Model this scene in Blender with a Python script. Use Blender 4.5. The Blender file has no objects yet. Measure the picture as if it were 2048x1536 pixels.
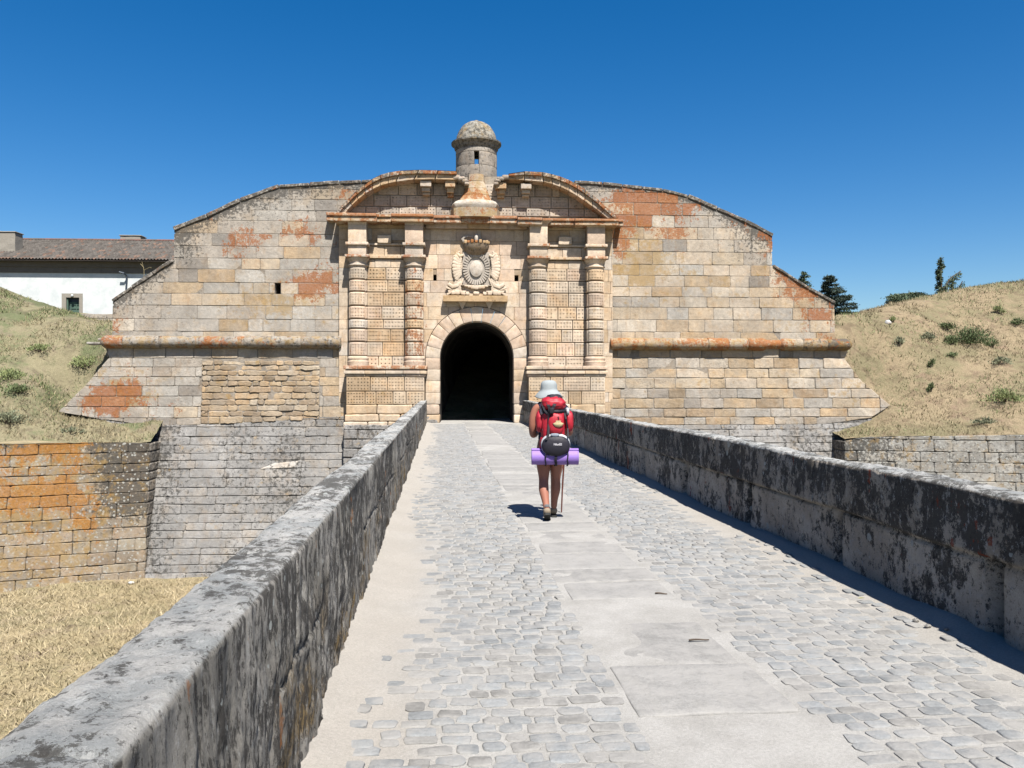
import bpy, bmesh, math, random
import numpy as np
from mathutils import Vector, Matrix, noise
R = math.radians
random.seed(7)
rng = np.random.default_rng(7)
scene = bpy.context.scene

# ------------------------------------------------------------------ camera, sky, sun
FPX, W0, H0 = 1600.0, 2048.0, 1536.0        # focal length in pixels of the 2048 px photograph
CAMZ = 1.6
THETA = R(5.07)                              # the camera looks a little right of the road's direction
cam_d = bpy.data.cameras.new("camera")
cam = bpy.data.objects.new("camera", cam_d)
scene.collection.objects.link(cam)
cam.location = (0, 0, CAMZ)
cam.rotation_euler = (R(90), 0, -THETA)
cam_d.sensor_width = 36.0
cam_d.lens = 36.0 * FPX / W0
cam_d.clip_start = 0.05
cam_d.clip_end = 6000
scene.camera = cam

SUN_EL, SUN_AZ = R(57), R(15.3)              # behind the camera, a little to the right
to_sun = Vector((math.sin(SUN_AZ) * math.cos(SUN_EL), -math.cos(SUN_AZ) * math.cos(SUN_EL), math.sin(SUN_EL)))
world = bpy.data.worlds.new("World")
scene.world = world
world.use_nodes = True
wn = world.node_tree
bg = wn.nodes["Background"]
sky = wn.nodes.new("ShaderNodeTexSky")
sky.sky_type = 'NISHITA'
sky.sun_disc = False
sky.sun_elevation = SUN_EL
sky.sun_rotation = math.atan2(to_sun.x, to_sun.y)
sky.altitude = 700
sky.air_density = 1.0
sky.dust_density = 1.3
sky.ozone_density = 2.5
hs = wn.nodes.new("ShaderNodeHueSaturation")
hs.inputs['Saturation'].default_value = 1.45
hs.inputs['Hue'].default_value = 0.503
wn.links.new(sky.outputs[0], hs.inputs['Color'])
wn.links.new(hs.outputs[0], bg.inputs['Color'])
bg.inputs['Strength'].default_value = 0.050

sun_d = bpy.data.lights.new("sun", 'SUN')
sun_d.energy = 4.8
sun_d.angle = R(0.53)
sun_d.color = (1.0, 0.95, 0.88)
sun = bpy.data.objects.new("sun", sun_d)
scene.collection.objects.link(sun)
sun.location = (20, -30, 60)
sun.rotation_euler = (-to_sun).to_track_quat('-Z', 'Y').to_euler()

scene.view_settings.view_transform = 'Standard'
scene.view_settings.look = 'None'
scene.view_settings.gamma = 1.0
scene.view_settings.exposure = 1.42
scene.cycles.diffuse_bounces = 1

# ------------------------------------------------------------------ frames and pixels
D = 33.0
PHI = R(3.1)
O2 = np.array([(953 - 1024) / FPX * D, D])               # foot of the arch in camera coordinates (right, ahead)
U2 = np.array([math.cos(PHI), math.sin(PHI)])
N2 = np.array([math.sin(PHI), -math.cos(PHI)])           # out of the wall, towards the camera

def cam2world(c, z=0.0):
    cx, cd = c
    return Vector((cx * math.cos(THETA) + cd * math.sin(THETA), -cx * math.sin(THETA) + cd * math.cos(THETA), z))

MF = Matrix.Translation(cam2world(O2)) @ Matrix.Rotation(PHI - THETA, 4, 'Z')   # the gate's own frame: x along, y into the wall, z up

def P(px, py, w=0.0):
    """where the photograph's pixel meets the plane w metres in front of the wall: (u, v)"""
    rx = (px - W0 / 2) / FPX
    t = (w + O2 @ N2) / (rx * N2[0] + N2[1])
    p = t * np.array([rx, 1.0])
    return float((p - O2) @ U2), float(CAMZ + t * (H0 / 2 - py) / FPX)
def PU(px, w=0.0): return P(px, 768, w)[0]
def PV(py, w=0.0, px=953): return P(px, py, w)[1]
def ground_pt(px, d):
    """road-frame point seen at column px at distance d ahead of the camera"""
    v = cam2world(((px - 1024) / FPX * d, d)); return v.x, v.y
def at_road(px, py):
    d = CAMZ * FPX / (py - 768.0)
    return ground_pt(px, d)

# ------------------------------------------------------------------ mesh collector
class MB:
    def __init__(s):
        s.v = []; s.f = []; s.c = []; s.l = []
    def add(s, verts, faces, col=(.5, .5, .5, 0), lic=(0, 0, 0, 0)):
        b = len(s.v)
        s.v.extend(verts)
        n = len(verts)
        if callable(col): s.c.extend(col(p) for p in verts)
        else: s.c.extend([col] * n)
        if callable(lic): s.l.extend(lic(p) for p in verts)
        else: s.l.extend([lic] * n)
        s.f.extend([tuple(i + b for i in f) for f in faces])
    def build(s, name, mat, parent=None, matrix=None, smooth=None):
        me = bpy.data.meshes.new(name)
        me.from_pydata([tuple(p) for p in s.v], [], s.f)
        n = len(s.v)
        if n:
            a = me.attributes.new("Col", 'FLOAT_COLOR', 'POINT')
            a.data.foreach_set("color", np.array(s.c, dtype=np.float32).reshape(-1))
            a = me.attributes.new("Lic", 'FLOAT_COLOR', 'POINT')
            a.data.foreach_set("color", np.array(s.l, dtype=np.float32).reshape(-1))
        return link(name, me, mat, parent, matrix, smooth)

def link(name, me, mat, parent=None, matrix=None, smooth=None):
    me.materials.append(mat)
    o = bpy.data.objects.new(name, me)
    scene.collection.objects.link(o)
    if parent is not None: o.parent = parent
    if matrix is not None: o.matrix_world = matrix
    if smooth is not None:
        me.polygons.foreach_set("use_smooth", [True] * len(me.polygons))
        if smooth < 179:
            me.set_sharp_from_angle(angle=R(smooth))
    return o

def tag(o, label=None, cat=None, group=None, kind=None):
    if label: o['label'] = label
    if cat: o['category'] = cat
    if group: o['group'] = group
    if kind: o['kind'] = kind
    return o
def empty(name, matrix=None, label=None, cat=None, group=None):
    o = bpy.data.objects.new(name, None)
    scene.collection.objects.link(o)
    o.empty_display_size = .3
    if matrix is not None: o.matrix_world = matrix
    tag(o, label, cat, group)
    return o

def np_mesh(name, V, F, mat, parent=None, matrix=None, smooth=None, col=None, lic=None):
    """V (n,3), F (m,k) arrays"""
    me = bpy.data.meshes.new(name)
    V = np.asarray(V, dtype=np.float32); F = np.asarray(F, dtype=np.int32)
    k = F.shape[1]
    me.vertices.add(len(V)); me.vertices.foreach_set("co", V.reshape(-1))
    me.loops.add(F.size); me.loops.foreach_set("vertex_index", F.reshape(-1))
    me.polygons.add(len(F)); me.polygons.foreach_set("loop_start", np.arange(0, F.size, k, dtype=np.int32))
    me.polygons.foreach_set("loop_total", np.full(len(F), k, dtype=np.int32))
    me.update(calc_edges=True)
    for nm, arr in (("Col", col), ("Lic", lic)):
        if arr is not None:
            a = me.attributes.new(nm, 'FLOAT_COLOR', 'POINT')
            a.data.foreach_set("color", np.asarray(arr, dtype=np.float32).reshape(-1))
    me.validate()
    return link(name, me, mat, parent, matrix, smooth)

# vectorised value noise
_perm = rng.permutation(4096)
_vals = rng.random(4096)
def vnoise(x, y, z=0.0):
    x = np.asarray(x, float); y = np.asarray(y, float); z = np.asarray(z, float) + 0 * x
    xi, yi, zi = np.floor(x).astype(int), np.floor(y).astype(int), np.floor(z).astype(int)
    xf, yf, zf = x - xi, y - yi, z - zi
    u, v, w = [t * t * (3 - 2 * t) for t in (xf, yf, zf)]
    def h(a, b, c): return _vals[_perm[(_perm[(_perm[a & 4095] + b) & 4095] + c) & 4095]]
    r = 0
    for dx in (0, 1):
        for dy in (0, 1):
            for dz in (0, 1):
                r = r + h(xi + dx, yi + dy, zi + dz) * np.abs(1 - dx - u) * np.abs(1 - dy - v) * np.abs(1 - dz - w)
    return r
def fbm(x, y, z=0.0, o=4, g=.5):
    a, s, t = 1.0, 0.0, 0.0
    for i in range(o):
        s = s + a * vnoise(np.asarray(x) * 2 ** i + 17.3 * i, np.asarray(y) * 2 ** i + 5.1 * i, np.asarray(z) * 2 ** i)
        t += a; a *= g
    return s / t

def sstep(a, b, x):
    t = min(1, max(0, (x - a) / (b - a))); return t * t * (3 - 2 * t)

# ------------------------------------------------------------------ materials
class G:
    def __init__(s, name):
        s.m = bpy.data.materials.new(name); s.m.use_nodes = True
        s.t = s.m.node_tree; s.b = s.t.nodes["Principled BSDF"]
        s.co = s.t.nodes.new("ShaderNodeTexCoord").outputs['Object']
    def put(s, sock, val):
        if isinstance(val, bpy.types.NodeSocket): s.t.links.new(val, sock)
        else: sock.default_value = val
    def mapv(s, scale, vec=None, rot=(0, 0, 0)):
        n = s.t.nodes.new("ShaderNodeMapping"); s.put(n.inputs[0], vec or s.co)
        n.inputs['Scale'].default_value = scale; n.inputs['Rotation'].default_value = rot
        return n.outputs[0]
    def noise(s, scale, detail=6, rough=.6, vec=None, dist=0, out=0):
        n = s.t.nodes.new("ShaderNodeTexNoise"); s.put(n.inputs['Vector'], vec or s.co)
        n.inputs['Scale'].default_value = scale; n.inputs['Detail'].default_value = detail
        n.inputs['Roughness'].default_value = rough; n.inputs['Distortion'].default_value = dist
        return n.outputs[out]
    def vor(s, scale, vec=None, feat='F1', out='Distance', rnd=1.0):
        n = s.t.nodes.new("ShaderNodeTexVoronoi"); s.put(n.inputs['Vector'], vec or s.co)
        n.feature = feat; n.inputs['Scale'].default_value = scale; n.inputs['Randomness'].default_value = rnd
        return n.outputs[out]
    def math(s, op, a, b=0.0, c=0.0, clamp=False):
        n = s.t.nodes.new("ShaderNodeMath"); n.operation = op; n.use_clamp = clamp
        s.put(n.inputs[0], a); s.put(n.inputs[1], b); s.put(n.inputs[2], c)
        return n.outputs[0]
    def rng(s, v, a, b, c=0.0, d=1.0, smooth=True):
        n = s.t.nodes.new("ShaderNodeMapRange"); n.interpolation_type = 'SMOOTHSTEP' if smooth else 'LINEAR'
        s.put(n.inputs[0], v)
        for i, x in enumerate((a, b, c, d)): s.put(n.inputs[i + 1], x)
        return n.outputs[0]
    def mix(s, f, a, b, mode='MIX'):
        n = s.t.nodes.new("ShaderNodeMix"); n.data_type = 'RGBA'; n.blend_type = mode
        s.put(n.inputs[0], f); 
        for sk, x in ((n.inputs[6], a), (n.inputs[7], b)):
            if isinstance(x, (tuple, list)) and len(x) == 3: x = (*x, 1)
            s.put(sk, x)
        return n.outputs[2]
    def mulv(s, col, v):
        n = s.t.nodes.new("ShaderNodeVectorMath"); n.operation = 'SCALE'
        s.put(n.inputs[0], col); s.put(n.inputs['Scale'], v); return n.outputs[0]
    def attr(s, name):
        n = s.t.nodes.new("ShaderNodeAttribute"); n.attribute_name = name; return n
    def sep(s, col):
        n = s.t.nodes.new("ShaderNodeSeparateColor"); s.put(n.inputs[0], col); return n.outputs
    def bump(s, h, dist, strength=1.0, prev=None):
        n = s.t.nodes.new("ShaderNodeBump"); s.put(n.inputs['Height'], h)
        n.inputs['Distance'].default_value = dist; n.inputs['Strength'].default_value = strength
        if prev: s.put(n.inputs['Normal'], prev)
        return n.outputs[0]
    def con(s, n, a=.30, b=.70): return s.rng(n, a, b, 0, 1, False)
    def done(s, col, rough=.9, normal=None, spec=.25, k=.52):
        s.put(s.b.inputs['Base Color'], (*[x * k for x in col], 1) if isinstance(col, tuple) and len(col) == 3 else s.mulv(col, k))
        s.put(s.b.inputs['Roughness'], rough)
        s.b.inputs['Specular IOR Level'].default_value = spec
        if normal: s.put(s.b.inputs['Normal'], normal)
        return s.m

def stone_mat(name, k=1.0, bump=1.0, film_=.30, fcol=(.42, .39, .345), gain=1.0, streak=None, orange=(.38, .125, .032), dark=(.06, .058, .053), dk=1.0):
    """weathered ashlar: the block's own colour, mottling, and lichens of three colours where the mesh says they grow"""
    g = G(name)
    A = g.attr("Col"); L = g.sep(g.attr("Lic").outputs['Color'])
    vec = g.mapv((k, k, k)) if streak is None else g.mapv(streak)
    big = g.noise(.9, 4, .6, vec)
    mid = g.noise(6, 8, .68, vec)
    fine = g.noise(38, 5, .7, vec)
    c = g.mulv(A.outputs['Color'], g.math('ADD', .78, g.math('MULTIPLY', g.con(big), .42)))
    c = g.mulv(c, g.math('ADD', .80, g.math('MULTIPLY', g.con(mid), .40)))
    c = g.mulv(c, g.math('ADD', .80, g.math('MULTIPLY', g.con(fine), .38)))
    film = g.rng(g.noise(1.15, 7, .68, g.mapv((1, 1, .8), vec)), .44, .62)
    c = g.mix(g.math('MULTIPLY', film, film_), c, fcol)
    stain = g.rng(g.noise(2.1, 8, .70, g.mapv((1.5, 1, .5), vec)), .53, .68)
    c = g.mix(g.math('MULTIPLY', stain, .42), c, g.mix(1.0, c, (.76, .60, .46), 'MULTIPLY'))
    warm = g.rng(g.noise(1.7, 5, .6, vec), .48, .68)
    c = g.mix(g.math('MULTIPLY', warm, .35), c, g.mix(1.0, c, (1.12, .92, .68), 'MULTIPLY'))
    if gain != 1.0: c = g.mix(1.0, c, (gain * 1.03, gain * .985, gain * .95), 'MULTIPLY')
    # dark lichen, with some shade put in: amount in the alpha of Col
    nd = g.noise(7.5, 9, .74, vec)
    md = g.rng(g.math('ADD', nd, g.math('MULTIPLY', A.outputs['Alpha'], .26)), .66, .76)
    c = g.mix(g.math('MULTIPLY', md, .78 * dk), c, dark)
    # pale lichen discs
    vp = g.vor(7, g.mix(.06, vec, g.noise(5, 3, .6, vec, out=1)))
    mp = g.rng(g.math('SUBTRACT', g.math('MULTIPLY', L[2], .42), g.math('ADD', vp, g.math('MULTIPLY', g.noise(9, 5, .7, vec), .25))), -.10, -.05)
    c = g.mix(g.math('MULTIPLY', mp, .8), c, (.50, .50, .46))
    # ochre and orange lichen
    no = g.noise(3.1, 9, .7, vec)
    mo = g.rng(g.math('ADD', no, g.math('MULTIPLY', L[1], .22)), .60, .76)
    c = g.mix(g.math('MULTIPLY', mo, .55), c, g.mix(g.noise(14, 4, .6, vec), (.33, .19, .05), (.52, .35, .12)))
    nb_ = g.con(g.noise(2.6, 12, .74, g.mapv((1.1, 1.1, .9), vec)), .36, .64); nf_ = g.con(g.noise(13, 8, .78, vec), .34, .66)
    nr = g.math('ADD', g.math('MULTIPLY', nb_, .6), g.math('MULTIPLY', nf_, .4))
    mr = g.rng(g.math('ADD', nr, g.math('MULTIPLY', L[0], .66)), .92, 1.05)
    oc = g.mix(g.con(g.noise(22, 5, .7, vec)), tuple(x * .6 for x in orange), tuple(min(1, x * 1.35) for x in orange))
    c = g.mix(g.math('MULTIPLY', mr, g.math('ADD', .55, g.math('MULTIPLY', nf_, .38))), c, oc)
    h = g.math('ADD', g.math('MULTIPLY', mid, 1.0), g.math('MULTIPLY', fine, .35))
    pits = g.rng(g.noise(16, 4, .6, vec), .60, .72)
    h = g.math('SUBTRACT', h, g.math('MULTIPLY', pits, .5))
    return g.done(c, .93, g.bump(h, .03 * bump, .8), .15)

M = {}
M['stone'] = stone_mat('ashlar_stone')
M['carved'] = stone_mat('carved_stone', bump=.5, film_=.12, gain=1.20)
M['greystone'] = stone_mat('grey_footing_stone', bump=1.6, film_=.5, fcol=(.29, .285, .275))
M['rubble'] = stone_mat('rough_stone', bump=1.6)
M['lichened'] = stone_mat('lichened_stone', bump=1.6, fcol=(.33, .315, .28), orange=(.43, .19, .04))
def flat_mat(name, col, rough=.8, var=.25, sc=12, bump=.004, spec=.3):
    g = G(name)
    n = g.noise(sc, 6, .65)
    return g.done(g.mulv(g.mix(0, col, col), g.math('ADD', 1 - var / 2, g.math('MULTIPLY', n, var))), rough, g.bump(n, bump), spec)
# ------------------------------------------------------------------ masonry
PAL = dict(cream=(.55, .445, .315), grey=(.41, .385, .345), light=(.51, .48, .43), tan=(.47, .345, .205),
           pink=(.57, .46, .365), dgrey=(.27, .255, .235), brown=(.33, .245, .155), pale=(.59, .515, .415))
def pick(r, **w):
    t = r.random() * sum(w.values())
    for k, x in w.items():
        t -= x
        if t <= 0: break
    c = PAL[k]; f = r.uniform(.88, 1.11); h = r.uniform(-.03, .03)
    f = 1 + (f - 1) * .8
    c = [x * .72 + y * .28 for x, y in zip(c, (.565, .48, .385))]
    return (c[0] * f * (1 + h), c[1] * f, c[2] * f * (1 - h))

def clip_rect(poly, u0, u1, v0, v1):
    def cut(pts, ax, lim, keep_less):
        out = []
        for i in range(len(pts)):
            a, b = pts[i], pts[(i + 1) % len(pts)]
            ia = (a[ax] <= lim) == keep_less or a[ax] == lim
            ib = (b[ax] <= lim) == keep_less or b[ax] == lim
            if ia: out.append(a)
            if ia != ib:
                t = (lim - a[ax]) / (b[ax] - a[ax])
                out.append((a[0] + t * (b[0] - a[0]), a[1] + t * (b[1] - a[1])))
        return out
    for ax, lim, less in ((0, u0, False), (0, u1, True), (1, v0, False), (1, v1, True)):
        if len(poly) < 3: return []
        poly = cut(poly, ax, lim, less)
    q = []
    for p in poly:
        if not q or abs(p[0] - q[-1][0]) + abs(p[1] - q[-1][1]) > .012: q.append(p)
    if len(q) > 1 and abs(q[0][0] - q[-1][0]) + abs(q[0][1] - q[-1][1]) < .012: q.pop()
    return q
def area(p): return .5 * sum(p[i][0] * p[(i + 1) % len(p)][1] - p[(i + 1) % len(p)][0] * p[i][1] for i in range(len(p)))
def inset(p, d):
    n = len(p); out = []
    for i in range(n):
        a, b, c = p[i - 1], p[i], p[(i + 1) % n]
        e1 = (b[0] - a[0], b[1] - a[1]); e2 = (c[0] - b[0], c[1] - b[1])
        l1 = math.hypot(*e1) or 1; l2 = math.hypot(*e2) or 1
        n1 = (-e1[1] / l1, e1[0] / l1); n2 = (-e2[1] / l2, e2[0] / l2)
        m = (n1[0] + n2[0], n1[1] + n2[1]); k = max(.45, 1 + n1[0] * n2[0] + n1[1] * n2[1])
        out.append((b[0] + m[0] / k * d, b[1] + m[1] / k * d))
    return out
def resample(p, step, jit, r, chamfer=.03):
    """break the edges into short, slightly uneven pieces and knock the corners off"""
    q = []
    n = len(p)
    for i in range(n):
        a, b = p[i], p[(i + 1) % n]
        L = math.hypot(b[0] - a[0], b[1] - a[1])
        if L < 1e-4: continue
        c = min(chamfer * r.uniform(.4, 1.6), L * .3)
        k = max(1, int(L / step))
        ts = [c / L] + [j / k for j in range(1, k)] + [1 - c / L]
        for t in ts:
            q.append((a[0] + t * (b[0] - a[0]) + r.uniform(-jit, jit), a[1] + t * (b[1] - a[1]) + r.uniform(-jit, jit)))
    return q
def block(mb, poly, mapf, w, depth, joint, bevel, col, licf, r, tilt=.012, jit=.006, step=.35, cham=.03, vary=True):
    if len(poly) < 3 or abs(area(poly)) < .004: return
    if area(poly) < 0: poly = poly[::-1]
    p0 = inset(poly, joint * .5)
    if area(p0) < .002: return
    p0 = resample(p0, step, jit, r, cham)
    p1 = inset(p0, bevel)
    if area(p1) < .001: p1 = p0
    cu = sum(p[0] for p in p0) / len(p0); cv = sum(p[1] for p in p0) / len(p0)
    ta, tb = r.uniform(-tilt, tilt) * 1.2, r.uniform(-tilt, tilt) * 1.6
    wf = lambda p: w + ta * (p[0] - cu) + tb * (p[1] - cv)
    n = len(p0)
    V = [mapf(p[0], p[1], wf(p) - depth) for p in p0] + [mapf(p[0], p[1], wf(p) - bevel * .8) for p in p0] + [mapf(p[0], p[1], wf(p)) for p in p1]
    F = []
    for k in (0, n):
        for i in range(n):
            j = (i + 1) % n
            F.append((k + i, k + j, k + n + j, k + n + i))
    F.append(tuple(range(2 * n, 3 * n)))
    uv = p0 + p0 + p1
    b = len(mb.v)
    mb.add(V, F)
    kb = r.choice((.55, .8, 1.0, 1.1, 1.25, 1.4)); kc = r.uniform(.5, 1.3)
    if not vary: kb, kc = 1 + (kb - 1) * .3, 1 + (kc - 1) * .4
    for i, p in enumerate(uv):
        a, l = licf(p[0], p[1]); l = (l[0] * kb, l[1] * kc, l[2], 0)
        mb.c[b + i] = (*col, a); mb.l[b + i] = l

def rows_between(v0, v1, h0, h1, r):
    out = [v0]
    while out[-1] < v1: out.append(out[-1] + r.uniform(h0, h1))
    return out
def masonry(mb, outline, mapf, rows, l0, l1, colf, licf, r, w=0.0, depth=.07, joint=.02, bevel=.012, wj=.008, holes=(), **kw):
    us = [p[0] for p in outline]
    umin, umax = min(us), max(us)
    for a, b in zip(rows[:-1], rows[1:]):
        u = umin - r.uniform(0, l1)
        while u < umax:
            L = r.uniform(l0, l1) * (.7 if r.random() < .25 else 1)
            rects = [(u, u + L)]
            for (h0, h1, g0, g1) in holes:
                if g0 < b and g1 > a:
                    nr = []
                    for (x0, x1) in rects:
                        if h1 <= x0 or h0 >= x1: nr.append((x0, x1))
                        else:
                            if x0 < h0 - .12: nr.append((x0, h0))
                            if x1 > h1 + .12: nr.append((h1, x1))
                    rects = nr
            for (x0, x1) in rects:
                poly = clip_rect(outline, x0, x1, a, b)
                if poly:
                    block(mb, poly, mapf, w + r.uniform(-wj, wj), depth, joint, bevel, colf((x0 + x1) / 2, (a + b) / 2), licf, r, **kw)
            u += L

def slab_poly(mb, poly, mapf, w0, w1, col, lic=(0, 0, 0, 0)):
    """a solid from an outline, front at w1 and back at w0"""
    if area(poly) < 0: poly = poly[::-1]
    n = len(poly)
    V = [mapf(p[0], p[1], w1) for p in poly] + [mapf(p[0], p[1], w0) for p in poly]
    F = [tuple(range(n)), tuple(range(2 * n - 1, n - 1, -1))] + [((i + 1) % n, i, n + i, n + (i + 1) % n) for i in range(n)]
    mb.add(V, F, col, lic)

def rlines(a, b, bev, seg):
    L = b - a; bev = min(bev, L * .45)
    xs = [a, a + bev * .3, a + bev]
    k = max(1, int((L - 2 * bev) / seg))
    xs += [a + bev + (L - 2 * bev) * i / k for i in range(1, k)]
    xs += [b - bev, b - bev * .3, b]
    return xs
def rbox(mb, x0, x1, y0, y1, z0, z1, bev=.015, seg=.3, jit=.004, col=(.5, .4, .3, 0), lic=(0, 0, 0, 0), mapf=None, ns=3.0):
    """box with rounded, slightly worn edges; x along, y into the wall, z up, bent through mapf"""
    B = min(bev, (x1 - x0) * .45, (y1 - y0) * .45, (z1 - z0) * .45)
    X, Y, Z = rlines(x0, x1, B, seg), rlines(y0, y1, B, seg), rlines(z0, z1, B, seg)
    idx = {}; V = []; F = []; S = []
    def vid(i, j, k):
        key = (i, j, k)
        if key in idx: return idx[key]
        p = [X[i], Y[j], Z[k]]
        c = [min(max(p[0], x0 + B), x1 - B), min(max(p[1], y0 + B), y1 - B), min(max(p[2], z0 + B), z1 - B)]
        d = [p[t] - c[t] for t in range(3)]
        L = math.sqrt(sum(t * t for t in d))
        if L > 1e-9: p = [c[t] + d[t] / L * B for t in range(3)]
        if jit:
            q = noise.noise_vector(Vector((p[0] * ns, p[1] * ns, p[2] * ns)))
            p = [p[t] + q[t] * jit for t in range(3)]
        S.append(tuple(p))
        V.append(mapf(*p) if mapf else tuple(p))
        idx[key] = len(V) - 1
        return idx[key]
    a, b, c = len(X) - 1, len(Y) - 1, len(Z) - 1
    for i in range(a):
        for j in range(b):
            F.append((vid(i, j, 0), vid(i, j + 1, 0), vid(i + 1, j + 1, 0), vid(i + 1, j, 0)))
            F.append((vid(i, j, c), vid(i + 1, j, c), vid(i + 1, j + 1, c), vid(i, j + 1, c)))
        for k in range(c):
            F.append((vid(i, 0, k), vid(i + 1, 0, k), vid(i + 1, 0, k + 1), vid(i, 0, k + 1)))
            F.append((vid(i, b, k), vid(i, b, k + 1), vid(i + 1, b, k + 1), vid(i + 1, b, k)))
    for j in range(b):
        for k in range(c):
            F.append((vid(0, j, k), vid(0, j, k + 1), vid(0, j + 1, k + 1), vid(0, j + 1, k)))
            F.append((vid(a, j, k), vid(a, j + 1, k), vid(a, j + 1, k + 1), vid(a, j, k + 1)))
    mb.add(V, F, col if not callable(col) else [col(*p) for p in S], lic)
    if callable(col): pass
def lathe(mb, cx, cy, prof, n=32, col=(.5, .4, .3, 0), lic=(0, 0, 0, 0), cap=True, jit=0.0):
    V = []; F = []
    for (r_, z) in prof:
        for i in range(n):
            a = 2 * math.pi * i / n
            rr = r_
            if jit: rr += jit * noise.noise(Vector((math.cos(a) * 2, math.sin(a) * 2, z * 3)))
            V.append((cx + rr * math.sin(a), cy - rr * math.cos(a), z))
    m = len(prof)
    for k in range(m - 1):
        for i in range(n):
            j = (i + 1) % n
            F.append((k * n + i, k * n + j, (k + 1) * n + j, (k + 1) * n + i))
    if cap:
        F.append(tuple(range(n - 1, -1, -1))); F.append(tuple((m - 1) * n + i for i in range(n)))
    mb.add(V, F, col, lic)
def pitted(mb, mapf, u0, u1, v0, v1, w, col, lic, r, joint=.018, bev=.025, sp=.108, hole=.0215, hd=.06, skip=.04):
    """a dressed block whose face is drilled with rows of small square pits"""
    a0, a1, b0, b1 = u0 + joint / 2, u1 - joint / 2, v0 + joint / 2, v1 - joint / 2
    nu = max(1, int((a1 - a0 - 2 * bev - .03) / sp)); nv = max(1, int((b1 - b0 - 2 * bev - .01) / sp))
    def lines(p, q, n):
        m = (q - p) / 2
        xs = [(p, 0), (p + bev * .3, .7), (p + bev, 1)]
        s = (q - p - 2 * bev) / n
        for i in range(n):
            c = p + bev + s * (i + .5)
            xs += [(c - hole, 1), (c + hole, 1)]
        xs += [(q - bev, 1), (q - bev * .3, .7), (q, 0)]
        return xs
    X, Z = lines(a0, a1, nu), lines(b0, b1, nv)
    V = []; F = []; nz = len(Z)
    t1, t2 = r.uniform(-.012, .012), r.uniform(-.012, .012)
    for i, (x, hx) in enumerate(X):
        for j, (z, hz) in enumerate(Z):
            h = min(hx, hz)
            q = 0 if h >= 1 else (.12 if h == 0 else bev * .4)
            nn = noise.noise(Vector((x * 4, z * 4, w))) * .006
            V.append(mapf(x, z, w - q + nn + t1 * (x - a0) + t2 * (z - b0)))
    for i in range(len(X) - 1):
        hi = 3 <= i < 3 + 2 * nu - 1 and (i - 3) % 2 == 0
        for j in range(nz - 1):
            hj = 3 <= j < 3 + 2 * nv - 1 and (j - 3) % 2 == 0
            q = (i * nz + j, (i + 1) * nz + j, (i + 1) * nz + j + 1, i * nz + j + 1)
            if hi and hj and r.random() > skip:
                s = len(V)
                x0, x1, z0, z1 = X[i][0], X[i + 1][0], Z[j][0], Z[j + 1][0]
                wb = w - hd * r.uniform(.5, 1.1)
                V += [mapf(x0, z0, wb), mapf(x1, z0, wb), mapf(x1, z1, wb), mapf(x0, z1, wb)]
                F.append((s, s + 1, s + 2, s + 3))
                for k in range(4):
                    F.append((q[k], q[(k + 1) % 4], s + (k + 1) % 4, s + k))
            else: F.append(q)
    mb.add(V, F, (*col, lic[3]), (*lic[:3], 0))
flatmap = lambda u, v, w: (u, -w, v)

# ------------------------------------------------------------------ curtain walls
def blob(px, py, cx, cy, rx, ry):
    return math.exp(-(((px - cx) / rx) ** 2 + ((py - cy) / ry) ** 2))
def to_px(u, v):
    c = O2 + U2 * u
    return 1024 + FPX * c[0] / c[1], 768 - FPX * (v - CAMZ) / c[1]
TOPL = [(680, 367), (559, 374), (481.7, 402), (415, 433.8), (348, 460), (347.4, 521.7), (225, 602.6), (224, 690)]
TOPR = [(1205, 369), (1325, 381.7), (1375, 394), (1433, 419), (1491.7, 444), (1545, 472.5), (1545, 531.7), (1616.7, 577.5), (1668.8, 606.7), (1671, 690)]
def top_py(px):
    pts = sorted([p for p in TOPL + TOPR if p[1] < 680], key=lambda p: p[0])
    for a, b in zip(pts[:-1], pts[1:]):
        if a[0] <= px <= b[0] and b[0] > a[0]: return a[1] + (px - a[0]) / (b[0] - a[0]) * (b[1] - a[1])
    return 600
OR_SPOTS = [(590, 455, 32, 18, 1.0), (500, 480, 30, 24, .95), (470, 500, 26, 36, 1.1), (530, 470, 60, 14, .6), (620, 480, 45, 20, .8), (640, 560, 30, 20, .8), (600, 590, 40, 22, .6), (575, 560, 60, 22, .7), (670, 560, 40, 60, .6), (420, 445, 14, 10, .9),
            (1265, 410, 66, 34, 1.5), (1335, 420, 60, 46, 1.15), (1240, 470, 22, 55, 1.3), (1535, 480, 22, 30, 1.0), (1490, 450, 40, 16, .6), (1345, 490, 30, 16, .8),
            (1430, 488, 12, 8, .9), (1600, 590, 55, 26, .9), (1640, 640, 35, 35, .9), (1560, 545, 30, 20, .7), (215, 800, 55, 35, 1.15), (260, 770, 50, 40, .7),
            (250, 625, 22, 14, .9), (232, 655, 14, 30, .7), (700, 390, 40, 20, .7), (330, 820, 60, 20, .5), (1640, 690, 60, 20, .6)]
OC_SPOTS = [(620, 590, 110, 50, .8), (540, 600, 70, 30, .6), (1275, 500, 55, 80, 1.3), (1400, 560, 160, 60, .5), (230, 790, 90, 60, 1.0), (1600, 640, 80, 60, .6), (1500, 760, 220, 40, .35), (1700, 780, 60, 60, .5), (470, 640, 300, 60, .25)]
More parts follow.
